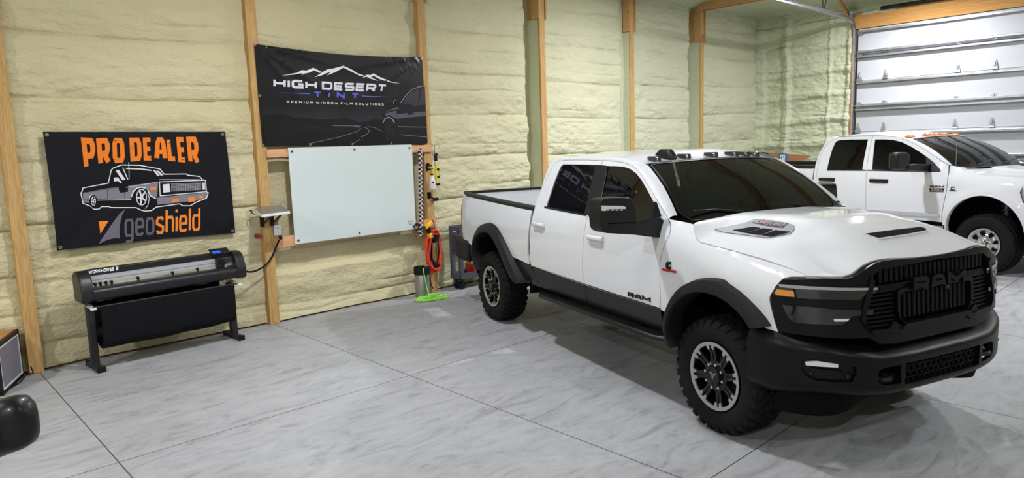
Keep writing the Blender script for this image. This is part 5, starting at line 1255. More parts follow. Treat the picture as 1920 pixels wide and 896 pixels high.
    sc2 = panel('hood_scoop', [scoop], hmap(.004), .004, M_UND, t, step=.06, label='black hood scoop opening')
    lip = [hp(*B(*p)) for p in ((778, 118), (830, 136), (932, 121), (1010, 106))]; MB().tube([(x, y, hz(x, y)+.004) for x, y in lip], .008, 8).build('scoop_lip', M_WP, t)
    cw = MB(); cw.grid(lambda u, v: (-.40-.12*v, (u*2-1)*.80, 1.462-.01*v+.0*(u)), 12, 3); cw.build('cowl', M_BLK, t)
    for y0, y1, x1 in ((-.30, -.74, -.50), (.42, -.08, -.52)):
        b = MB(); b.bar([(-.44, y0, 1.492), (-.50, (y0+y1)/2, 1.515), (x1, y1, 1.52)], .016, .012); b.build('wiper', M_BLK, t)
    # ---- nose: fascia with lamps, grille
    NX0, NXL, NYW = .50, .42, .985
    nf = lambda p, dx=0., dw=0.: (((p[0]-NX0)/(NXL+dx)) if p[0] > NX0 else 0)**2+(abs(p[1])/(NYW+dw))**4-1
    ys = np.concatenate([np.linspace(0, .9, 60), NYW*np.sin(np.linspace(math.asin(.9/NYW), PI/2, 60))[1:]]); xs = NX0+NXL*np.sqrt(np.maximum(1-(ys/NYW)**4, 0))
    us = np.r_[0, np.cumsum(np.hypot(np.diff(xs), np.diff(ys)))]
    us = np.append(us, us[-1]+.5); xs = np.append(xs, NX0-.5); ys = np.append(ys, NYW)
    def nose(u, z, d=0.):
        a = abs(u); x = np.interp(a, us, xs); y = np.interp(a, us, ys)*(1 if u >= 0 else -1)
        e = .004; tx = np.interp(a+e, us, xs)-np.interp(max(a-e, 0), us, xs); tyy = np.interp(a+e, us, ys)-np.interp(max(a-e, 0), us, ys); l = math.hypot(tx, tyy) or 1
        nx, ny = tyy/l, -tx/l*(1 if u >= 0 else -1)
        lean = .10*(1.05-z)*nx
        return (x+nx*d+lean*.6, y+ny*d*(1), z)
    def np_(px, py):
        p = T.hit(px, py, lambda q: nf(q), 2.2, 9, .01); return (float(np.interp(abs(p[1]), ys[:-1], us[:-1]))*(1 if p[1] > 0 else -1), p[2])
    def fas(name, L, m, d=0., th=.02, step=.06, conv=True, label=None, holes=()):
        pts = [np_(*CC(*p)) for p in L] if conv else L
        return panel(name, [pts], lambda u, z: nose(u, z, d), th, m, t, step=step, mirror=True, label=label, holes=holes)
    ztop = lambda u: hz(xf(nose(u, 1.2)[1]), nose(u, 1.2)[1])
    left_edge = [np_(*CC(*p)) for p in ((168, 258), (135, 290), (105, 335), (108, 390), (125, 450), (146, 500), (300, 521), (440, 532))]
    ul = left_edge[-1][0]
    half_f = left_edge+[(-.60, .845), (-.52, .80), (-.40, .785), (0, .785), (0, .875), (-.30, .87), (-.335, .885), (-.40, .955-.03), (-.44, .885), (-.60, .89), (-.655, .95), (-.64, 1.02), (-.555, 1.225), (-.50, 1.25), (0, 1.262)]+[(u, ztop(u)-.006) for u in (0, -.1, -.2, -.3, -.4, -.48, -.54, -.60, -.66, -.74, -.82, -.88)]
    half_f = [p for i, p in enumerate(half_f) if i == 0 or math.hypot(p[0]-half_f[i-1][0], p[1]-half_f[i-1][1]) > .004]
    fas('front_fascia', half_f, M_BUMP, conv=False, th=.05)
    uh = [(125, 322), (134, 300), (152, 281), (210, 286), (350, 295), (520, 300), (610, 299), (600, 322), (548, 333), (522, 356), (400, 351), (240, 344), (140, 332)]
    lh = [(168, 376), (300, 386), (430, 398), (588, 399), (583, 419), (490, 428), (465, 449), (440, 468), (330, 466), (215, 456), (192, 430)]
    fas('headlamp', uh, M_LENS, .006, .01, label='clear dark headlamp'); fas('headlamp', lh, M_LENS, .006, .01, label='smoked lower headlamp')
    fas('headlamp_bezel', [(150, 279), (210, 283), (350, 292), (520, 297), (612, 296), (608, 306), (520, 309), (350, 306), (210, 298), (160, 292)], mat('lamp_strip', '#a9abae', .3, .4), .010, .004, label='silver lamp strip')
    fas('turn_lamp', [(135, 320), (146, 303), (222, 311), (226, 338), (142, 329)], M_AMB, .010, .004, label='amber turn lamp')
    for L in ([(245, 320), (300, 318), (318, 345), (252, 342)], [(335, 322), (430, 326), (520, 330), (500, 352), (350, 348)], [(240, 392), (300, 396), (310, 428), (248, 424)], [(330, 400), (420, 404), (428, 430), (340, 428)]): fas('lamp_projector', L, mat('projector', '#303135', .12, .5, coat=.6), .009, .003)
    fas('running_lamp', [(400, 440), (474, 440), (462, 451), (404, 452)], M_LITE, .010, .003, label='white running lamp')
    # grille insert, set back in the opening
    GM = mat('grille_black', '#060607', .45, spec=.16); GB_ = M_UND
    gp = [(-.67, .88), (-.45, .86), (.45, .86), (.67, .88), (.60, 1.26), (-.60, 1.26)]
    panel('grille_backing', [gp], lambda u, z: nose(u, z, -.085), .004, GB_, t, step=.1)
    def bar2(name, pts, w, dep, d0):
        b = MB(); b.rings([[nose(u-w/2 if vert else u, z if vert else z-w/2, d0), nose(u+w/2 if vert else u, z if vert else z+w/2, d0), nose(u+w/2 if vert else u, z if vert else z+w/2, d0-dep), nose(u-w/2 if vert else u, z if vert else z-w/2, d0-dep)] for u, z in pts]); return b
    vert = True
    for k in range(23):
        u = -.495+.045*k
        b = bar2('x', [(u, 1.165), (u, 1.20), (u, 1.25)], .026, .03, -.012); b.build('grille_bar', GM, t, smooth=0, bevel=.004)
    for k in range(14):
        u = -.2925+.045*k
        b = bar2('x', [(u, .93), (u, .95), (u, 1.0), (u, 1.085)], .026, .03, -.012 if True else 0); b.build('grille_bar', GM, t, smooth=0, bevel=.004)
    for k in range(14):
        u = -.2925+.045*k
        if abs(u) > .10: bar2('x', [(u, .79), (u, .865)], .024, .03, -.03).build('grille_bar', GM, t, smooth=0, bevel=.004)
    vert = False
    for s in (-1, 1):
        for k in range(8):
            z = .905+.026*k; bar2('x', [(s*u, z) for u in (.385, .45, .55, .645-.001*k*6)], .014, .04, -.014).build('grille_bar', GM, t, smooth=0, bevel=.003)
        b = bar2('x', [(s*u, 1.128) for u in (.25, .4, .5, .60)], .045, .03, -.008); b.build('grille_bar', GM, t, smooth=0, bevel=.004)
        # thick inner frame
        fr_ = MB(); fp = [(.30, .895), (.345, .925), (.362, .97), (.362, 1.085), (.335, 1.105), (.0, 1.105)]
        fr_.rings([[nose(s*(u+du), z+dz, d) for du, dz, d in ((-.012, -.012, .004), (.012, .012, .004), (.012, .012, -.05), (-.012, -.012, -.05))] for u, z in fp]); fr_.build('grille_frame', M_BUMP, t, smooth=0, bevel=.004)
        fr_ = MB(); fp = [(.0, .885), (.30, .885), (.345, .855), (.40, .87), (.585, .875), (.65, .94), (.635, 1.02), (.575, 1.20)]
        fr_.rings([[nose(s*(u+du), z+dz, d) for du, dz, d in ((-.016, -.016, .014), (.008, .014, .014), (.012, .016, -.04), (-.016, -.016, -.04))] for u, z in fp]); fr_.build('grille_frame', M_BUMP, t, smooth=0, bevel=.005)
    panel('grille_band', [[(-.27, 1.095), (.27, 1.095), (.27, 1.165), (-.27, 1.165)]], lambda u, z: nose(u, z, -.01), .02, GM, t, step=.06)
    # letters read from the front: u grows to the vehicle's left, which is right for a viewer facing it
    L, tot = letters('RAM', 1.75, .30, .22)
    for i, q in L:
        b = MB()
        for k in q:
            f = lambda p, d: nose(-.255+.51*p[0]/tot, 1.085+.09*p[1], d)
            b.rings([[f(p, .004) for p in k], [f(p, .024) for p in k]])
        b.build('grille_letter', mat('letter_black', '#09090a', .35, spec=.22), t, smooth=0, bevel=.002)
    MB().sphere((nose(.06, 1.085)[0]+.02, .06, 1.082), .018, 12, 8).build('front_camera', M_BLK, t)
    MB().box((nose(0, .83)[0]-.03, 0, .828), (.03, .20, .07)).build('radar_cover', M_BLK, t, bevel=.006)
    # ---- bumper
    BX0, BXL, BYW = .42, .575, 1.035
    bys = np.concatenate([np.linspace(0, .95, 60), BYW*np.sin(np.linspace(math.asin(.95/BYW), PI/2, 50))[1:]]); bxs = BX0+BXL*np.maximum(1-(bys/BYW)**3.3, 0)**.5
    bus = np.r_[0, np.cumsum(np.hypot(np.diff(bxs), np.diff(bys)))]; bus = np.append(bus, bus[-1]+.3); bxs = np.append(bxs, BX0-.3); bys = np.append(bys, BYW)
    zbot = lambda u: float(np.interp(abs(u), [0, .45, .62, .85, 1.0, 1.25, 1.6], [.475, .475, .485, .505, .50, .47, .46])); 
    ztp = lambda u: float(np.interp(abs(u), [0, .55, .72, .95, 1.2, 1.6], [.765, .765, .80, .845, .85, .85]))
    def bump(u, v, d=0.):
        a = abs(u); x = np.interp(a, bus, bxs); y = np.interp(a, bus, bys); e = .005
        tx = np.interp(a+e, bus, bxs)-np.interp(max(a-e, 0), bus, bxs); ty = np.interp(a+e, bus, bys)-np.interp(max(a-e, 0), bus, bys); l = math.hypot(tx, ty) or 1
        nx, ny = ty/l, -tx/l
        z = zbot(u)+(ztp(u)-zbot(u))*v
        o = d-(.09-.065*sst(.85, 1.2, a))*max(0, (v-.80)/.20)**2-.05*max(0, (.20-v)/.20)**2-.012*max(0, (v-.80)/.2)
        return (x+nx*o, (y+ny*o)*(1 if u >= 0 else -1), z)
    def bp_(px, py):
        p = T.hit(px, py, lambda q: (((q[0]-BX0)/BXL) if q[0] > BX0 else 0)**2+(abs(q[1])/BYW)**3.3-1, 2.2, 9, .01)
        u = float(np.interp(abs(p[1]), bys[:-1], bus[:-1]))*(1 if p[1] > 0 else -1); return (u, (p[2]-zbot(u))/(ztp(u)-zbot(u)))
    umax = bus[-2]+.06
    cpts = lambda L: [bp_(*CC(*p)) for p in L]
    fogp = cpts([(254, 634), (300, 631), (440, 655), (512, 668), (514, 692), (494, 738), (400, 737), (320, 729), (277, 709), (257, 682)])
    hook = cpts([(615, 690), (640, 671), (720, 656), (722, 742), (640, 752), (615, 738)])
    hook = [(min(p[0], -.40), min(max(p[1], .12), .72)) for p in hook]
    mesh_ = [(-.37, .22), (0, .22), (0, .68), (-.37, .68)]
    half_b = [(0, .22), (0, 0.), (-umax, 0.), (-umax, 1.), (0, 1.), (0, .68), (-.37, .68), (-.37, .22)]
    panel('front_bumper', [half_b], bump, .03, M_BUMP, t, step=.05, mirror=True, holes=[fogp, hook], smooth=50)
    # top shelf of the bumper up to the fascia
    b = MB(); b.grid(lambda u, v: (lambda uu: tuple(np.array(bump(uu, 1.0))*(1-v)+np.array((nose(uu*.93, 1.0)[0]-.03, nose(uu*.93, 1.0)[1], max(ztp(uu)+.008, .79)))*v))(-umax*.93+2*umax*.93*u), 60, 4); b.build('bumper_top', M_BUMP, t, smooth=60)
    for s in (1, -1):
        fl = lambda P: [(u*(-s if s < 0 else 1) if False else u*s, v) for u, v in P]
        panel('fog_pocket', [fl(inset(fogp, -.01))], lambda u, v: bump(u, v, -.035), .004, M_TRIM, t, step=.08)
        fg = cpts([(272, 645), (330, 641), (430, 655), (428, 672), (330, 666), (276, 661)]); panel('fog_lamp', [fl(fg)], lambda u, v: bump(u, v, -.008), .02, M_LITE, t, step=.06, label='white fog lamp')
        pl = cpts([(290, 682), (300, 675), (440, 690), (492, 700), (486, 728), (400, 728), (325, 720)]); panel('fog_plate', [fl(pl)], lambda u, v: bump(u, v, -.012), .02, M_BUMP, t, step=.06)
        for q in ((300, 700), (473, 714)):
            u, v = bp_(*CC(*q)); p = bump(u*s, v, -.008); MB().sphere(p, .012, 10, 6).build('parking_sensor', M_BLK, t)
        panel('hook_pocket', [fl(inset(hook, -.01))], lambda u, v: bump(u, v, -.09), .004, M_UND, t, step=.08)
        c = bump(s*-.50, .38, -.03); hk = MB(); pts = [(c[0]-.05, c[1]-.05, c[2]), (c[0]+.012, c[1]-.04, c[2]), (c[0]+.03, c[1], c[2]), (c[0]+.012, c[1]+.04, c[2]), (c[0]-.05, c[1]+.05, c[2])]; hk.tube(pts, .014, 8); hk.build('tow_hook', mat('hook_dark', '#2c2d30', .4, .5), t)
    panel('mesh_backing', [[(-.38, .2), (.38, .2), (.38, .7), (-.38, .7)]], lambda u, v: bump(u, v, -.06), .004, M_UND, t, step=.1)
    hx = MB()
    for r in range(4):
        for c in range(14):
            u = -.35+.052*c+(.026 if r % 2 else 0); v = .27+.125*r
            if u > .36: continue
            ring = [(u+.026*math.cos(a), v+.075*math.sin(a)) for a in np.linspace(0, 2*PI, 7)[:-1]]; rin = [(u+.020*math.cos(a), v+.058*math.sin(a)) for a in np.linspace(0, 2*PI, 7)[:-1]]
            hx.rings([[bump(*p, -.02) for p in ring], [bump(*p, -.02) for p in rin], [bump(*p, -.045) for p in rin]], True, False)
    hx.build('mesh_insert', GM, t, smooth=0)
    b = MB(); b.grid(lambda u, v: (lambda q: (q[0]-.06-.05*v-.16*(1-sst(.3, .85, abs(q[1]))), q[1]*.94, .53-(.16+.04*sst(.3, .85, abs(q[1])))*v))(bump((-.92+1.84*u)*1.25, .3)), 50, 5); o = b.build('air_dam', M_UND, t); sm = o.modifiers.new('s', 'SOLIDIFY'); sm.thickness = .012
    # ---- badges on the flank (lettering raised)
    def badge(name, s, quad, m, W, tt, g, d=.006, label=None):
        q = text_on(s, [sp1(*p) for p in quad], W, tt, g); panel(name, q, off(-d), .006, m, t, step=.3, both=True, label=label)
    badge('door_letters', 'RAM', [A(796, 676), A(896, 702), A(896, 725), A(796, 698)], M_BLK, 1.75, .30, .2, label='black door lettering')
    badge('fender_letter', 'C', [C2(183, 343), (C2(214, 345)), C2(214, 383), C2(183, 380)], M_BLK, .85, .36, .1, .008, label='black fender letter')
    q = [sp1(*C2(*p)) for p in ((163, 376), (232, 389), (232, 401), (163, 387))]; panel('fender_badge', [q], off(-.005), .006, M_RED, t, step=.3, label='red fender badge')
    # ---- mirrors
    CM = crop(1110, 360, 8.96); mx = -.60
    mp = lambda L: [tuple(T.plane(*CM(*p), 0, mx)[1:]) for p in L]
    hs = mp([(130, 165), (145, 130), (170, 112), (300, 96), (500, 90), (600, 95), (635, 110), (662, 150), (700, 280), (728, 420), (722, 500), (500, 508), (240, 525), (236, 690), (180, 668), (145, 640), (122, 590), (108, 430)])
    ar = mp([(236, 528), (500, 510), (722, 500), (785, 472), (980, 446), (1040, 412), (1140, 412), (1195, 470), (1238, 560), (1252, 640), (1238, 720), (1190, 772), (1100, 768), (900, 742), (700, 716), (236, 690)])
    sg = mp([(132, 225), (480, 231), (538, 250), (538, 280), (220, 285), (200, 316), (132, 308)])
    tr = mp([(1035, 165), (1060, 170), (1145, 415), (1040, 412), (985, 440), (1010, 300)])
    for s in (1, -1):
        f = lambda P: [(y*s, z) for y, z in P]
        dome = lambda y, z: (mx+.0+.05*(1-((abs(y)-1.24)/.16)**2 if abs(abs(y)-1.24) < .16 else 0), y, z)
        o = panel('mirror', [f(hs)], lambda y, z: (mx+.02, y, z), .15, M_BLK, t, step=5, both=True, smooth=60); bv = o.modifiers.new('b', 'BEVEL'); bv.width = .03; bv.segments = 4; bv.limit_method = 'ANGLE'; bv.angle_limit = 1.2
        o2 = panel('mirror_arm', [f(ar)], lambda y, z: (mx+.01, y, z), .10, M_BLK, o, step=5, both=True); bv = o2.modifiers.new('b', 'BEVEL'); bv.width = .018; bv.segments = 3; bv.limit_method = 'ANGLE'; bv.angle_limit = 1.0
        panel('mirror_lamp', [f(sg)], lambda y, z: (mx+.023, y, z), .01, M_LITE, o, step=5, both=True, label='white mirror lamp')
        b = MB()
        for k in range(4):
            yy, zz = [ (mp([(240+75*k, 298)])[0][0])*s, mp([(240+75*k, 298)])[0][1]]; b.box((mx+.023, yy, zz), (.008, .02, .007))
        b.build('mirror_lamp_bar', M_LITE, o)
        xx = mx-.14; gl = [(y*.985+.0, z) for y, z in hs[:12]]; panel('mirror_glass', [f(inset(hs, .015))], lambda y, z: (mx-.131, y, z), .003, M_CHR, o, step=5, both=True)
        if s < 0:                                            # the far mirror is folded back along its door
            for o_ in [o]+[c for c in o.children]:
                for v in o_.data.vertices:
                    dx, dy = v.co.x-mx, v.co.y-1.0; a = .95; v.co.x = mx-.02+dx*math.cos(a)-dy*math.sin(a); v.co.y = 1.03+dx*math.sin(a)+dy*math.cos(a); v.co.z -= .035
        if s > 0: panel('mirror_base', [f(tr)], lambda y, z: (mx-.0, y*.985, z), .02, M_BLK, o, step=5, both=True)
    # ---- roof lamps and aerial
    def on_roof(px, py):
        p = T.hit(px, py, lambda q: q[2]-1.915, 3, 12, .02); return p
    RM_ = mat('roof_lamp_smoke', '#2a2a2c', .2, spec=.6, coat=.6)
    for (x, y) in ((-1.20, -.57), (-1.16, -.285), (-1.14, 0), (-1.17, .265), (-1.20, .43), (-1.26, .60)):
        z = 1.905+.025*(1-(y/.72)**2); b = MB()
        b.rings([[(x+dx, y+dy, z+h) for dx, dy in ((-.075, -.018*k), (-.03, -.034*k), (.05, -.034*k), (.075, -.016*k), (.075, .016*k), (.05, .034*k), (-.03, .034*k), (-.075, .018*k))] for h, k in ((-.035, 1.05), (-.006, .95), (.008, .75), (.013, .45))]); o = b.build('roof_lamp', RM_, t, smooth=50)
        MB().box((x+.04, y, z+.010), (.02, .03, .006)).build('roof_lamp_reflector', M_LITE, o)
    x, y = -1.22, -.42; z = 1.918; b = MB()
    b.rings([[(x+dx*k, y+dy*k, z+h) for dx, dy in ((-.13, -.045), (.08, -.045), (.11, -.02), (.11, .02), (.08, .045), (-.13, .045))] for h, k in ((-.02, 1.), (.012, .96), (.062, .55), (.066, .5))]); b.build('roof_aerial', M_BLK, t, bevel=.006)
    # ---- step bars
    for s in (-1, 1):
        pth = [(-2.60, s*.80, .535), (-2.57, s*.93, .535), (-2.48, s*.985, .54), (-1.5, s*.995, .545), (-.62, s*.99, .55), (-.53, s*.93, .545), (-.50, s*.80, .545)]
        MB().bar(pth, .12, .045).build('step_bar', M_BLK, t, bevel=.02, bseg=3)
        for x in (-2.2, -.9): MB().bar([(x, s*.5, .58), (x, s*.94, .54)], .06, .04).build('step_bracket', M_UND, t)
    # ---- underbody, wells, axles
    half('rocker', [(-2.72, .66), (-2.62, .47), (-.46, .48), (-.40, .66)], M_UND, th=0., mp=off(.05), step=.2)
    b = MB(); b.box((-1.95, 0, .62), (5.3, .95, .16)); b.build('chassis', M_UND, t, bevel=.02)
    MB().box((-1.55, 0, .70), (2.15, 1.82, .22)).build('cab_floor', M_UND, t)
    MB().box((.15, 0, .95), (1.0, 1.10, .6)).build('engine_bay', M_UND, t)
    MB().box((-3.7, 0, .74), (1.9, 1.1, .10)).build('bed_underside', M_UND, t)
    for cx, wx, rw in ((RCX, -3.52, .72), (FCX, .02, .56)):
        for s in (-1, 1):
            b = MB(); R = []
            for a in np.linspace(.0, PI, 24): R.append([(wx+rw*math.cos(a), s*yv, .50+(.70 if cx < -1 else .63)*math.sin(a)) for yv in (.975, .56)])
            b.rings(R, closed=False, caps=False); ring = [(wx+rw*math.cos(a), s*.565, .50+(.70 if cx < -1 else .63)*math.sin(a)) for a in np.linspace(.0, PI, 24)]; n0 = len(b.v); b.v += ring; b.f.append(tuple(range(n0, n0+len(ring)))); b.build('wheel_well', M_UND, t, smooth=50)
        b = MB(); b.cyl((cx, -.8, .41), (cx, .8, .41), .055, n=14); b.sphere((cx, .1, .41), .16, 14, 8); b.build('axle', M_UND, t)
    MB().tube([(-2.9, -.45, .50), (-4.2, -.55, .50), (-4.5, -.80, .50)], .045, 12).build('exhaust', M_CHR, t)
    for s in (-1, 1):
        make_wheel(t, -3.785, s, .985, .412, .415, .285, .245, 'at'); make_wheel(t, 0., s, .985, .412, .415, .285, .245, 'at')
    # ---- cabin seen through the windscreen
    CI = mat('cabin_dark', '#17181a', .7); CS = mat('seat_grey', '#4a5552', .7)
    MB().rings([[(x, y, z) for x, z in ((-.62, 1.40), (-.80, 1.44), (-1.0, 1.40), (-1.02, 1.2), (-.62, 1.15))] for y in (-.82, .82)]).build('dashboard', CI, t, bevel=.03)
    wr = MB(); wr.tube([(-1.13+.06*math.sin(a), .40+.19*math.cos(a), 1.36+.18*math.sin(a)) for a in np.linspace(0, 2*PI, 33)[:-1]], .016, 8, True); wr.bar([(-1.13, .22, 1.36), (-1.13, .58, 1.36)], .03, .05); wr.bar([(-1.13, .40, 1.36), (-1.17, .40, 1.19)], .05, .03, (0, 1, 0)); wr.build('steering_wheel', CI, t)
    for y in (-.42, .42):
        b = MB(); b.rings([[(x, y+dy*k, z) for dy in (-.25, .25) for x, z in ()] or [(x+dx, y+dy*k, z) for dx, dy in ((-.06, -.25), (.06, -.22), (.06, .22), (-.06, .25))] for x, z, k in ((-1.62, .95, 1.), (-1.68, 1.25, 1.02), (-1.76, 1.52, .85), (-1.80, 1.60, .7))]); b.box((-1.45, y, .93), (.5, .5, .16)); b.build('seat', CS, t, bevel=.03); MB().box((-1.80, y, 1.70), (.09, .26, .17)).build('headrest', CS, t, bevel=.035)
    MB().box((-2.35, 0, 1.25), (.14, 1.5, .62)).build('rear_bench', CI, t, bevel=.04)
    MB().box((-1.02, .0, 1.76), (.03, .24, .07)).build('rear_view_mirror', M_BLK, t, bevel=.01)
    # dark liner behind the door gaps
    lin_ = [(RL[-1][0]-.02, .62), (fbot[0]+.06, .62), (fbot[0]+.06, 1.15), (FL[11][0]+.03, 1.36), (-.7, 1.40), (-2.6, 1.40), (-2.72, 1.2)]
    half('door_liner', lin_, M_UND, th=0., mp=off(.045), step=.12)
    return t
front_pickup()
# ================================================================== THE REAR PICKUP (white, tall tyres, older shape)
T2 = Frame(12.60, 2.314, -107.2)
M_GL2 = glass('black_side_glass', '#040506', .02, .01, .28)
cab2 = table([.3, .55, .70, .81, 1.0, 1.25, 1.40, 1.47, 1.97, 2.10], [.88, .92, .965, .99, 1.0, .995, .975, .955, .765, .66])
z2h = lambda x: float(np.interp(x, [-.9, -.5, 0, .5, .9], [1.60, 1.50, 1.44, 1.41, 1.37]))
def S2(x, z):
    y = cab2(z) if x > -3.0 else bedP(z)
    w = sst(-.75, -.50, x)
    if w > 0:
        zh = z2h(x); t = max((z-(zh-.22))/.22, 0); b = bedP(min(z, 1.15)); yf = b-(b-.885)*min(t, 1.5)**2
        r = math.hypot(x-.0, z-.55); yf += .035*math.exp(-((r-.60)/.09)**2)*(z > .3)
        if x > .3: yf -= .10*((x-.3)/.5)**2
        y = y*(1-w)+yf*w
    return y
def sp2(p):
    q = T2.hit(p[0], p[1], lambda q: -q[1]-S2(q[0], q[2]), 9., 17, .03); return (q[0], q[2])
def rear_pickup():
    T = T2
    t = thing('pickup_truck', 'white pickup with polished wheels and orange roof lamps, parked behind the first one', 'truck', tuple(T.o), T.rz)
    Gc, Hc, Kc = crop(1480, 240, 4.978), crop(1400, 220, 2.8), crop(1700, 330, 4.48)
    off = lambda d: (lambda x, z: (x, -S2(x, z)+d, z))
    WP = mat('paint_white_older', '#d0d1d5', .55, spec=.3, coat=.8, coat_rough=.05)
    def half(name, poly, m, th=.018, holes=(), step=.08, d=0., label=None, **kw): return panel(name, [poly], off(d), th, m, t, step=step, holes=holes, mirror=True, label=label, **kw)
    P = lambda L: [sp2(Gc(*p)) for p in L]
    gap = P([(781, 74), (768, 120), (752, 180), (738, 250), (727, 330), (720, 420), (717, 560), (713, 690)]); zb = .70
    gap.append((gap[-1][0]+.01, zb))
    fl = P([(781, 74), (870, 74), (960, 80), (1040, 96), (1120, 124), (1200, 165), (1280, 213), (1370, 272), (1450, 322), (1490, 348), (1486, 420), (1476, 500), (1462, 600), (1440, 700), (1425, 790)]); fl.append((fl[-1][0]-.005, zb))
    rl = P([(470, 84), (430, 92), (395, 108), (360, 140), (325, 190), (295, 250), (272, 330), (258, 420), (252, 520), (250, 600)]); rl.append((rl[-1][0], zb))
    top = P([(560, 80), (680, 76)])
    fd = fl+gap[::-1][:-1]; rd = rl[::-1]+top+gap
    fw = P([(800, 106), (880, 105), (960, 109), (1050, 131), (1150, 180), (1250, 245), (1340, 312), (1408, 388), (1400, 404), (1200, 400), (980, 394), (772, 388), (778, 300), (787, 200)])
    rw = P([(350, 388), (360, 340), (375, 280), (398, 200), (425, 140), (445, 120), (480, 111), (600, 106), (735, 105), (722, 170), (705, 250), (692, 320), (682, 388), (500, 388)])
    dr, dl = half('rear_door', inset(rd, .003), WP, holes=[rw]); df, dfl = half('front_door', inset(fd, .003), WP, holes=[fw])
    def sub(name, poly, m, pr, pl, d, th=.004, label=None, step=.1):
        a, b = panel(name, [poly], off(d), th, m, None, step=step, mirror=True, label=label); a.parent = pr; b.parent = pl
    sub('window_glass', inset(rw, -.006), M_GL2, dr, dl, .010, label='black tinted window'); sub('window_glass', inset(fw, -.006), M_GL2, df, dfl, .010, label='black tinted window')
    sub('belt_moulding', P([(350, 386), (715, 388), (715, 400), (350, 398)]), M_TRIM, dr, dl, -.003); sub('belt_moulding', P([(722, 388), (980, 394), (1410, 400), (1412, 411), (980, 405), (722, 399)]), M_TRIM, df, dfl, -.003)
    for c, pr, pl in (((352, 480), dr, dl), ((836, 493), df, dfl)):
        x0, z0 = sp2(Gc(*c))
        for s, par in ((-1, pr), (1, pl)):
            y = S2(x0, z0); b = MB(); b.rings([[(x0+u, s*(y+v*k), z0+w) for w, k in ((-.030, .4), (-.018, 1.), (.018, 1.), (.030, .4))] for u, v in ((-.165, .012), (-.155, .03), (-.08, .036), (.08, .036), (.155, .03), (.165, .012))], closed=False); b.build('door_handle', M_BLK, par, smooth=50, label='black door handle')
    mo = P([(722, 762), (900, 770), (1100, 780), (1300, 793), (1385, 803), (1408, 815), (1390, 824), (1200, 820), (1000, 806), (850, 792), (722, 780)])
    sub('side_moulding', mo, M_CHR, df, dfl, -.018, .02, 'chrome side moulding')
    # cab corner, roof rail and pillar, roof
    cr = P([(455, 72), (410, 82), (370, 98), (335, 140), (300, 200), (270, 265), (245, 340), (232, 420), (224, 500), (220, 560)]); cr.append((cr[-1][0], zb))
    half('cab_corner', cr+[(x-.004, z) for x, z in rl[::-1]], WP)
    a0, a1 = T.plane(*Gc(1150, 101), 1, -.73), T.plane(*Gc(1535, 345), 1, -.86)
    WT = lambda u: (a0[0]+.08*(1-u*u), u*.725, a0[2]+.035*(1-u*u)); WB = lambda u: (a1[0]+.14*(1-u*u), u*.86, a1[2]-.02-.03*(1-u*u))
    def ws(u, v): a, b = np.array(WB(u)), np.array(WT(u)); p = a*(1-v)+b*v+np.array([.025, 0, .03])*math.sin(PI*min(max(v, 0), 1)); return tuple(p)
    xr0 = cr[0][0]-.04
    zre = lambda x: float(np.interp(x, [xr0, xr0+.25, -2.0, a0[0]], [1.985, 2.04, 2.06, a0[2]]))
    redge = lambda x: (x, -.70-.025*sst(-1.7, a0[0], x), zre(x))
    upper = [rl[2], rl[1], rl[0]]+top+fl[:10]; nt = 9
    A1 = resample([(x, -S2(x, z), z) for x, z in upper[:nt]], 24); A2 = resample([(x, -S2(x, z), z) for x, z in upper[nt-1:]], 24)
    B1 = resample([redge(x) for x in np.linspace(xr0+.05, a0[0], 14)], 24); B2 = resample([ws(-1., v) for v in np.linspace(1, .03, 12)], 24)
    for s in (-1, 1):
        R = []
        for a, b in zip(np.vstack([A1, A2]), np.vstack([B1, B2])):
            r = [(a[0], (a[1]+.02)*-s, a[2]-.004)]
            for k in np.linspace(0, 1, 6):
                p = a*(1-k)+b*k; o = math.sin(PI*k)*.016; r.append((p[0], (p[1]-o)*-s, p[2]+o*.7))
            R.append(r)
        MB().rings(R, closed=False, caps=False).build('roof_pillar', WP, t, smooth=60)
    def roof(u, v):
        y = v*2-1; xf = WT(y)[0]; x = xr0+(xf-xr0)*u; e = redge(min(x, a0[0])); k = sst(xf-.5, xf, x)
        z = e[2]+.045*(1-abs(y)**2.4)-.02*(1-sst(xr0, xr0+.2, x)); return (x, y*(-e[1]*(1-k)+.725*k), z*(1-k)+WT(y)[2]*k)
    MB().grid(roof, 30, 30).build('roof', WP, t, smooth=70)
    wp = [(-.99, .04), (-.95, -.02), (.95, -.02), (.99, .04), (.99, .97), (.96, .99), (-.96, .99), (-.99, .97)]
    panel('windscreen', [wp], ws, .006, mat('pale_screen', '#23262a', .05, spec=.6, coat=.5) if False else glass('screen_glass', '#15181a', .02, .25, .6), t, step=.12, label='tinted windscreen')
    ring, ri = [np.array(ws(*p)) for p in resample(wp+[wp[0]], 60)], [np.array(ws(*p)) for p in resample(inset(wp, .018)+[inset(wp, .018)[0]], 60)]; up = np.array([.003, 0, .004])
    MB().rings([[tuple(a+up) for a in ring], [tuple(a+up) for a in ri]], closed=False, caps=False).build('windscreen_surround', M_BLK, t)
    MB().grid(lambda u, v: (cr[0][0]-.02-.12*(1-v), (u*2-1)*(.70+.22*(1-v)), 1.45+.55*v), 8, 6).build('rear_window', M_GLS, t)
    MB().box((cr[6][0]-.02, 0, 1.08), (.08, 1.84, .76)).build('cab_back', WP, t, bevel=.02)
    # fender and hood
    hl = [sp2(Hc(*p)) for p in ((1126, 262), (1132, 274), (1150, 286), (1200, 299), (1280, 306), (1370, 312), (1452, 318))]
    hl += [(.62, hl[-1][1]-.02), (.80, hl[-1][1]-.05)]
    ac = (-.0, .60); ar_ = .54
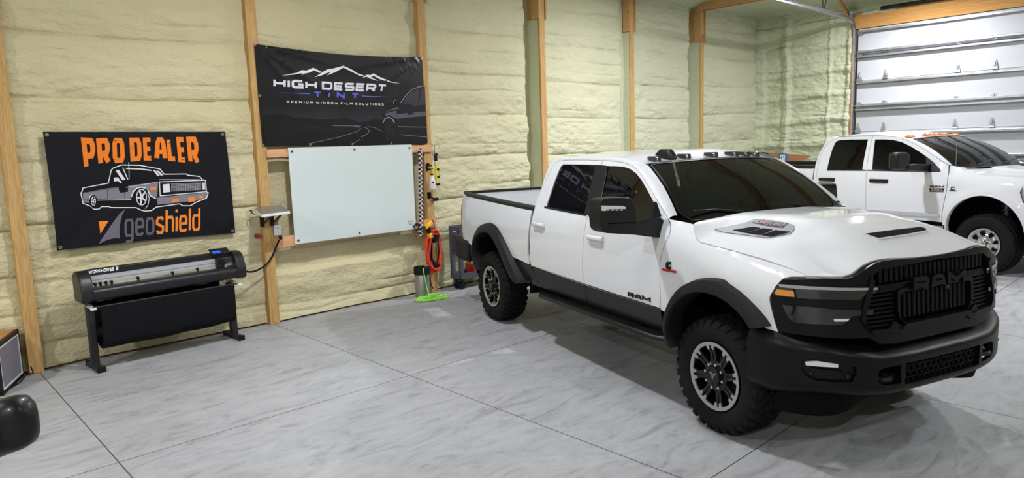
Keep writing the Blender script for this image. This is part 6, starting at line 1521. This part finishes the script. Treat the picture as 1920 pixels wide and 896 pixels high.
    archp = [(ac[0]+ar_*math.cos(a), ac[1]+ar_*math.sin(a)) for a in np.linspace(-.12, PI+.25, 30)]
    hlamp = [sp2(Hc(*p)) for p in ((1420, 362), (1432, 356), (1456, 354))]; 
    fen = [(fl[9][0]+.01, fl[9][1]+.0)]+hl+[(.84, 1.30), (.60, 1.30), (.47, 1.29), (.45, 1.20), (.50, 1.06), (.80, 1.02), (.84, .98), (.60, .95), (.55, .80)]
    fen += [p for p in archp if p[1] > .66]+[(archp[-1][0]-.01, .66), (fl[-1][0]+.008, .66)]+[(x+.008, z) for x, z in fl[10:][::-1]]
    half('front_fender', fen, WP, step=.05)
    for s in (-1, 1):
        R = []
        for a in np.linspace(-.12, PI+.25, 40):
            x, z = ac[0]+math.cos(a), ac[1]; f = lambda r: (ac[0]+r*math.cos(a), ac[1]+r*math.sin(a)); o, i = f(.56), f(ar_-.005)
            R.append([(o[0], s*(S2(*o)-.002), o[1]), (f(.548)[0], s*(S2(*o)+.008), f(.548)[1]), (i[0], s*(S2(*o)+.004), i[1]), (i[0], s*(S2(*o)-.06), i[1])])
        MB().rings(R, closed=False, caps=False).build('arch_lip', WP, t, smooth=60)
    HX, HY, HZ = [p[0] for p in hl], [S2(*p) for p in hl], [p[1]+.004 for p in hl]
    h2 = lambda x, y: float(np.interp(x, HX, HZ)+(.045-.02*sst(.4, .85, x))*(1-min(abs(y)/.9, 1)**2.2)+.02*(1-sst(.30, .40, abs(y))))
    hood = [(a1[0]+.27, 0), (a1[0]+.25, -.4), (a1[0]+.17, -.7)]+[(x, -y+.002) for x, y in zip(HX, HY)]+[(.86, -.6), (.90, -.3), (.91, 0)]
    panel('hood', [hood+[(x, -y) for x, y in hood[1:-1][::-1]]], lambda x, y: (x, y, h2(x, y)), .02, WP, t, step=.06, smooth=50)
    MB().grid(lambda u, v: (a1[0]+.16-.10*v+.10*(1-(2*u-1)**2)*(1-v), (2*u-1)*.80, a1[2]-.045+.01*v), 10, 3).build('cowl', M_BLK, t)
    for y0, y1 in ((-.62, -.05), (.02, .60)): MB().bar([(a1[0]+.19, y0, a1[2]-.02), (a1[0]+.155, (y0+y1)/2, a1[2]+.025), (a1[0]+.10, y1, a1[2]+.06)], .018, .014).build('wiper', M_BLK, t)
    # lamps and nose (beyond the frame)
    for s in (-1, 1):
        b = MB(); b.rings([[(x, s*y, z) for x, y in ((.46, .965), (.60, .955), (.74, .90), (.84, .72), (.84, .60))] for z in (1.06, 1.29)], closed=False); o = b.build('headlamp', mat('lamp_clear', '#c9ccd0', .08, .2, coat=.8), t); sm = o.modifiers.new('s', 'SOLIDIFY'); sm.thickness = .03
        b = MB(); b.rings([[(x, s*(y+.004), z) for x, y in ((.49, .967), (.58, .963))] for z in (1.13, 1.25)], closed=False); b.build('turn_lamp', M_AMB, t, label='amber turn lamp')
    MB().box((.80, 0, 1.13), (.10, 1.16, .36)).build('grille', M_CHR, t, bevel=.03); gb = MB()
    for y in (-.28, .28):
        for k in range(5): gb.box((.856, y, 1.0+.06*k), (.012, .48, .03))
    gb.build('grille_bars', M_BLK, t)
    MB().rings([[(x+dx, y, z) for dx, z in ((0, .66), (.06, .70), (.06, .90), (0, .96))] for x, y in ((.52, -.99), (.78, -.93), (.93, -.6), (.95, 0), (.93, .6), (.78, .93), (.52, .99))], closed=False).build('front_bumper', M_CHR, t, bevel=.01)
    # bed
    bx = cr[-2][0]-.03; xt = -5.35; zr = 1.50
    RA = (-4.08, .55); arch = [(RA[0]+.54*math.cos(a), RA[1]+.5*math.sin(a)) for a in np.linspace(.15, PI-.15, 22)]
    half('bed_side', [(xt, zr), (bx, zr), (bx, .66)]+arch+[(xt, .72)], WP)
    for s in (-1, 1):
        b = MB(); b.rings([[(x, s*(S2(x, zr)+dy), zr+dz) for dy, dz in ((.008, -.035), (.012, .006), (-.0, .03), (-.07, .03), (-.09, -.01))] for x in (xt, bx)]); b.build('bed_rail', M_BLK, t, bevel=.004)
        b = MB()
        for x in np.arange(xt+.02, bx-.02, .028): b.box((x, s*(S2(bx-.3, zr)-.035), zr+.031), (.016, .05, .004), .6 if int(x*100) % 2 else -.6)
        b.build('rail_tread', M_GALV, t)
        MB().box(((xt+bx)/2, s*.86, 1.15), (bx-xt-.04, .03, .62)).build('bed_wall', M_BLK, t)
    MB().box(((xt+bx)/2, 0, .85), (bx-xt-.04, 1.70, .04)).build('bed_floor', M_BLK, t); MB().box((xt+.03, 0, 1.18), (.07, 1.60, .56)).build('tailgate', WP, t, bevel=.015)
    MB().box((xt-.06, 0, .72), (.16, 1.8, .18)).build('rear_bumper', M_CHR, t, bevel=.03)
    # roof lamps
    zf = a0[2]; AM = mat('amber_roof_lens', '#e07a2a', .25, coat=.5)
    for y in (-.58, -.22, 0, .22, .58):
        x = a0[0]-.17+.08*(1-(y/.72)**2); z = redge(x)[2]+.045*(1-(abs(y)/.72)**2.4)-.012; b = MB(); b.rings([[(x+dx, y+dy, z+h) for dx, dy in ((-.09*k, -.02*k), (-.03*k, -.045*k), (.06*k, -.04*k), (.08*k, 0), (.06*k, .04*k), (-.03*k, .045*k), (-.09*k, .02*k))] for h, k in ((0, 1.), (.018, .9), (.036, .5))]); b.build('roof_lamp', AM, t, smooth=60, label='orange roof lamp')
    # mirrors
    pm = lambda L, x: [tuple(T.plane(*Gc(*p), 0, x)[1:]) for p in L]
    mx = a1[0]-.32
    hs = pm([(1012, 232), (1060, 226), (1110, 228), (1132, 245), (1130, 310), (1118, 380), (1060, 388), (1006, 384), (1006, 300)], mx); ar_2 = pm([(1112, 375), (1130, 345), (1200, 334), (1350, 338), (1366, 352), (1362, 398), (1340, 408), (1200, 402), (1114, 392)], mx+.02); tri = P([(1276, 262), (1345, 315), (1412, 388), (1412, 410), (1280, 406)])
    for s in (1, -1):
        f = lambda L: [(y*s, z) for y, z in L]
        o = panel('mirror', [f(hs)], lambda y, z: (mx, y, z), .14, M_BLK, t, step=5, both=True); bv = o.modifiers.new('b', 'BEVEL'); bv.width = .03; bv.segments = 3; bv.limit_method = 'ANGLE'; bv.angle_limit = 1.
        o2 = panel('mirror_arm', [f(ar_2)], lambda y, z: (mx+.02, y, z), .09, M_BLK, o, step=5, both=True); bv = o2.modifiers.new('b', 'BEVEL'); bv.width = .02; bv.segments = 3; bv.limit_method = 'ANGLE'; bv.angle_limit = 1.
        panel('mirror_glass', [f(inset(hs, .02))], lambda y, z: (mx-.142, y, z), .003, M_CHR, o, step=5, both=True)
        if s < 0:                                            # the far mirror is folded back
            for o_ in [o]+[c for c in o.children]:
                for v in o_.data.vertices:
                    dx, dy = v.co.x-mx, v.co.y-1.0; a = 1.1; v.co.x = mx-.02+dx*math.cos(a)-dy*math.sin(a); v.co.y = 1.02+dx*math.sin(a)+dy*math.cos(a)
    sub('mirror_sail', tri, M_BLK, df, dfl, -.004, .01)
    # aerial mast
    q = T.plane(*Gc(1546, 510), 1, -.86); q2 = T.plane(*Gc(1555, 80), 1, -.86)
    b = MB(); b.cyl(q, (q[0], q[1], q[2]+.06), .02, .010, n=10); b.build('aerial_base', M_BLK, t); MB().cyl((q[0], q[1], q[2]+.05), (q[0], q[1], q2[2]), .0025, n=6).build('aerial', M_GALV, t)
    # badges
    bq = lambda L: P(L)
    panel('badge', text_on('RAM', bq([(1312, 536), (1446, 538), (1446, 558), (1312, 556)]), 1.9, .34, .2), off(-.006), .006, M_DARKST, t, step=.4)
    panel('badge_plate', [bq([(1308, 561), (1444, 562), (1443, 584), (1308, 584)])], off(-.004), .005, M_BLK, t, step=.4, label='black badge plate')
    panel('badge', text_on('3500', bq([(1325, 564), (1430, 565), (1430, 581), (1325, 581)]), 1.2, .25, .25), off(-.008), .003, M_GALV, t, step=.4)
    panel('badge_line', [bq([(1310, 587), (1440, 589), (1440, 598), (1310, 596)])], off(-.005), .004, mat('badge_maroon', '#6e3a3c', .4), t, step=.4)
    panel('fender_emblem', stroke(bq([(1545, 552), (1515, 552), (1510, 575), (1545, 578)]), .016)+[bq([(1492, 580), (1566, 583), (1566, 589), (1492, 587)])], off(-.005), .005, M_DARKST, t, step=.4)
    # underside and wheels
    MB().box((-2.2, 0, .66), (6.0, .95, .18)).build('chassis', M_UND, t, bevel=.02); MB().box((-1.85, 0, .74), (2.3, 1.80, .16)).build('cab_floor', M_UND, t); MB().box((.2, 0, .98), (.95, 1.05, .6)).build('engine_bay', M_UND, t)
    half('door_liner', [(rl[-1][0]-.02, .70), (fl[-1][0]+.06, .70), (fl[-1][0]+.06, 1.2), (-.8, 1.42), (-2.8, 1.42), (-2.98, 1.2)], M_UND, th=0., d=.05, step=.15)
    for cx in (0., RA[0]):
        for s in (-1, 1):
            b = MB(); R = [[(cx+.60*math.cos(a), s*yv, .55+.62*math.sin(a)) for yv in (.96, .50)] for a in np.linspace(-.25, PI+.25, 24)]; b.rings(R, closed=False, caps=False)
            n0 = len(b.v); ring = [(r[1][0], s*.505, r[1][2]) for r in R]; b.v += ring; b.f.append(tuple(range(n0, n0+len(ring)))); b.build('wheel_well', M_UND, t, smooth=50)
        b = MB(); b.cyl((cx, -.8, .43), (cx, .8, .43), .06, n=14); b.sphere((cx, -.15, .43), .17, 14, 8); b.build('axle', M_UND, t)
        for s in (-1, 1): make_wheel(t, cx, s, .97, .435, .435, .29, .235, 'alloy')
    for s in (-1, 1):
        b = MB(); pts = [(.10+.055*math.cos(a), s*.62+.055*math.sin(a), .62+.028*a/ (2*PI)*2.2) for a in np.linspace(0, 2*PI*7, 90)]; b.tube(pts, .010, 6); b.cyl((.10, s*.62, .55), (.10, s*.62, 1.1), .03, n=10); b.build('spring', mat('spring_grey', '#6c6d70', .4, .6), t)
    CI = mat('cabin_dark', '#17181a', .7)
    MB().box((a1[0]-.30, 0, 1.45), (.4, 1.6, .16)).build('dashboard', CI, t, bevel=.03)
    for y in (-.4, .4): MB().box((-1.9, y, 1.35), (.16, .5, .8)).build('seat', mat('seat_tan', '#6b675f', .8), t, bevel=.05)
    return t
rear_pickup()
# ------------------------------------------------------------------ cardboard leaning in the far corner
def cardboard():
    X = 15.22
    q = [onplane(*p, (1, 0, 0), X) for p in ((1424, 285), (1518, 292), (1488, 311))]
    t = thing('cardboard_sheet', 'brown cardboard sheet with a blue bordered label leaning in the far corner', 'cardboard', (X, 7.2, 0))
    M_CB = mat('cardboard', '#a97a52', .85, spec=.15, var=.12, vscale=5)
    poly = [(q[0][1], q[0][2]), (q[1][1], q[1][2]), (q[2][1]+.02, q[2][2]-.02), (q[2][1]+.9, .0), (q[0][1], 0.)]
    xx = lambda z: -.10*0+.16*(z/1.7)-.08
    panel('sheet', [[(y-7.2, z) for y, z in poly]], lambda y, z: (xx(z), y, z), -.012, M_CB, t, step=.4, both=True)
    lab = [onplane(*p, (1, 0, 0), X+.05) for p in ((1460, 288), (1476, 288), (1475, 311), (1459, 311))]; inn = [onplane(*p, (1, 0, 0), X+.05) for p in ((1463, 290.5), (1472, 290.5), (1471, 308), (1462, 308))]
    panel('label_border', [[(p[1]-7.2, p[2]) for p in lab]], lambda y, z: (xx(z)-.016, y, z), .003, mat('label_blue', '#3d6fae', .6), t, step=1, both=True); panel('label_sheet', [[(p[1]-7.2, p[2]) for p in inn]], lambda y, z: (xx(z)-.020, y, z), .003, M_WHT, t, step=1, both=True)
    c = np.mean([[p[1]-7.2, p[2]] for p in inn], axis=0); b = MB()
    for dy, dz, w, h in ((.02, .05, .02, .05), (-.03, .06, .02, .03), (.0, -.05, .05, .02)): b.box((xx(c[1])-.0245, c[0]+dy, c[1]+dz), (.001, w, h))
    b.build('label_print', M_BLK, t)
    k = onplane(1429, 290, (1, 0, 0), X-.08); b = thing('cap', 'black bundled item resting on the top edge of the leaning cardboard', 'cap', (X-.08, k[1], k[2]-.06))  # unidentified black item beyond the truck roof; its rounded form is made up
    MB().sphere((0, 0, .06), .14, 18, 10, (.6, 1.05, .42)).build('bundle', M_BLK2, b, smooth=60)
    MB().box((-.06, -.14, .03), (.10, .16, .02)).build('flap', M_BLK2, b, bevel=.008)
cardboard()
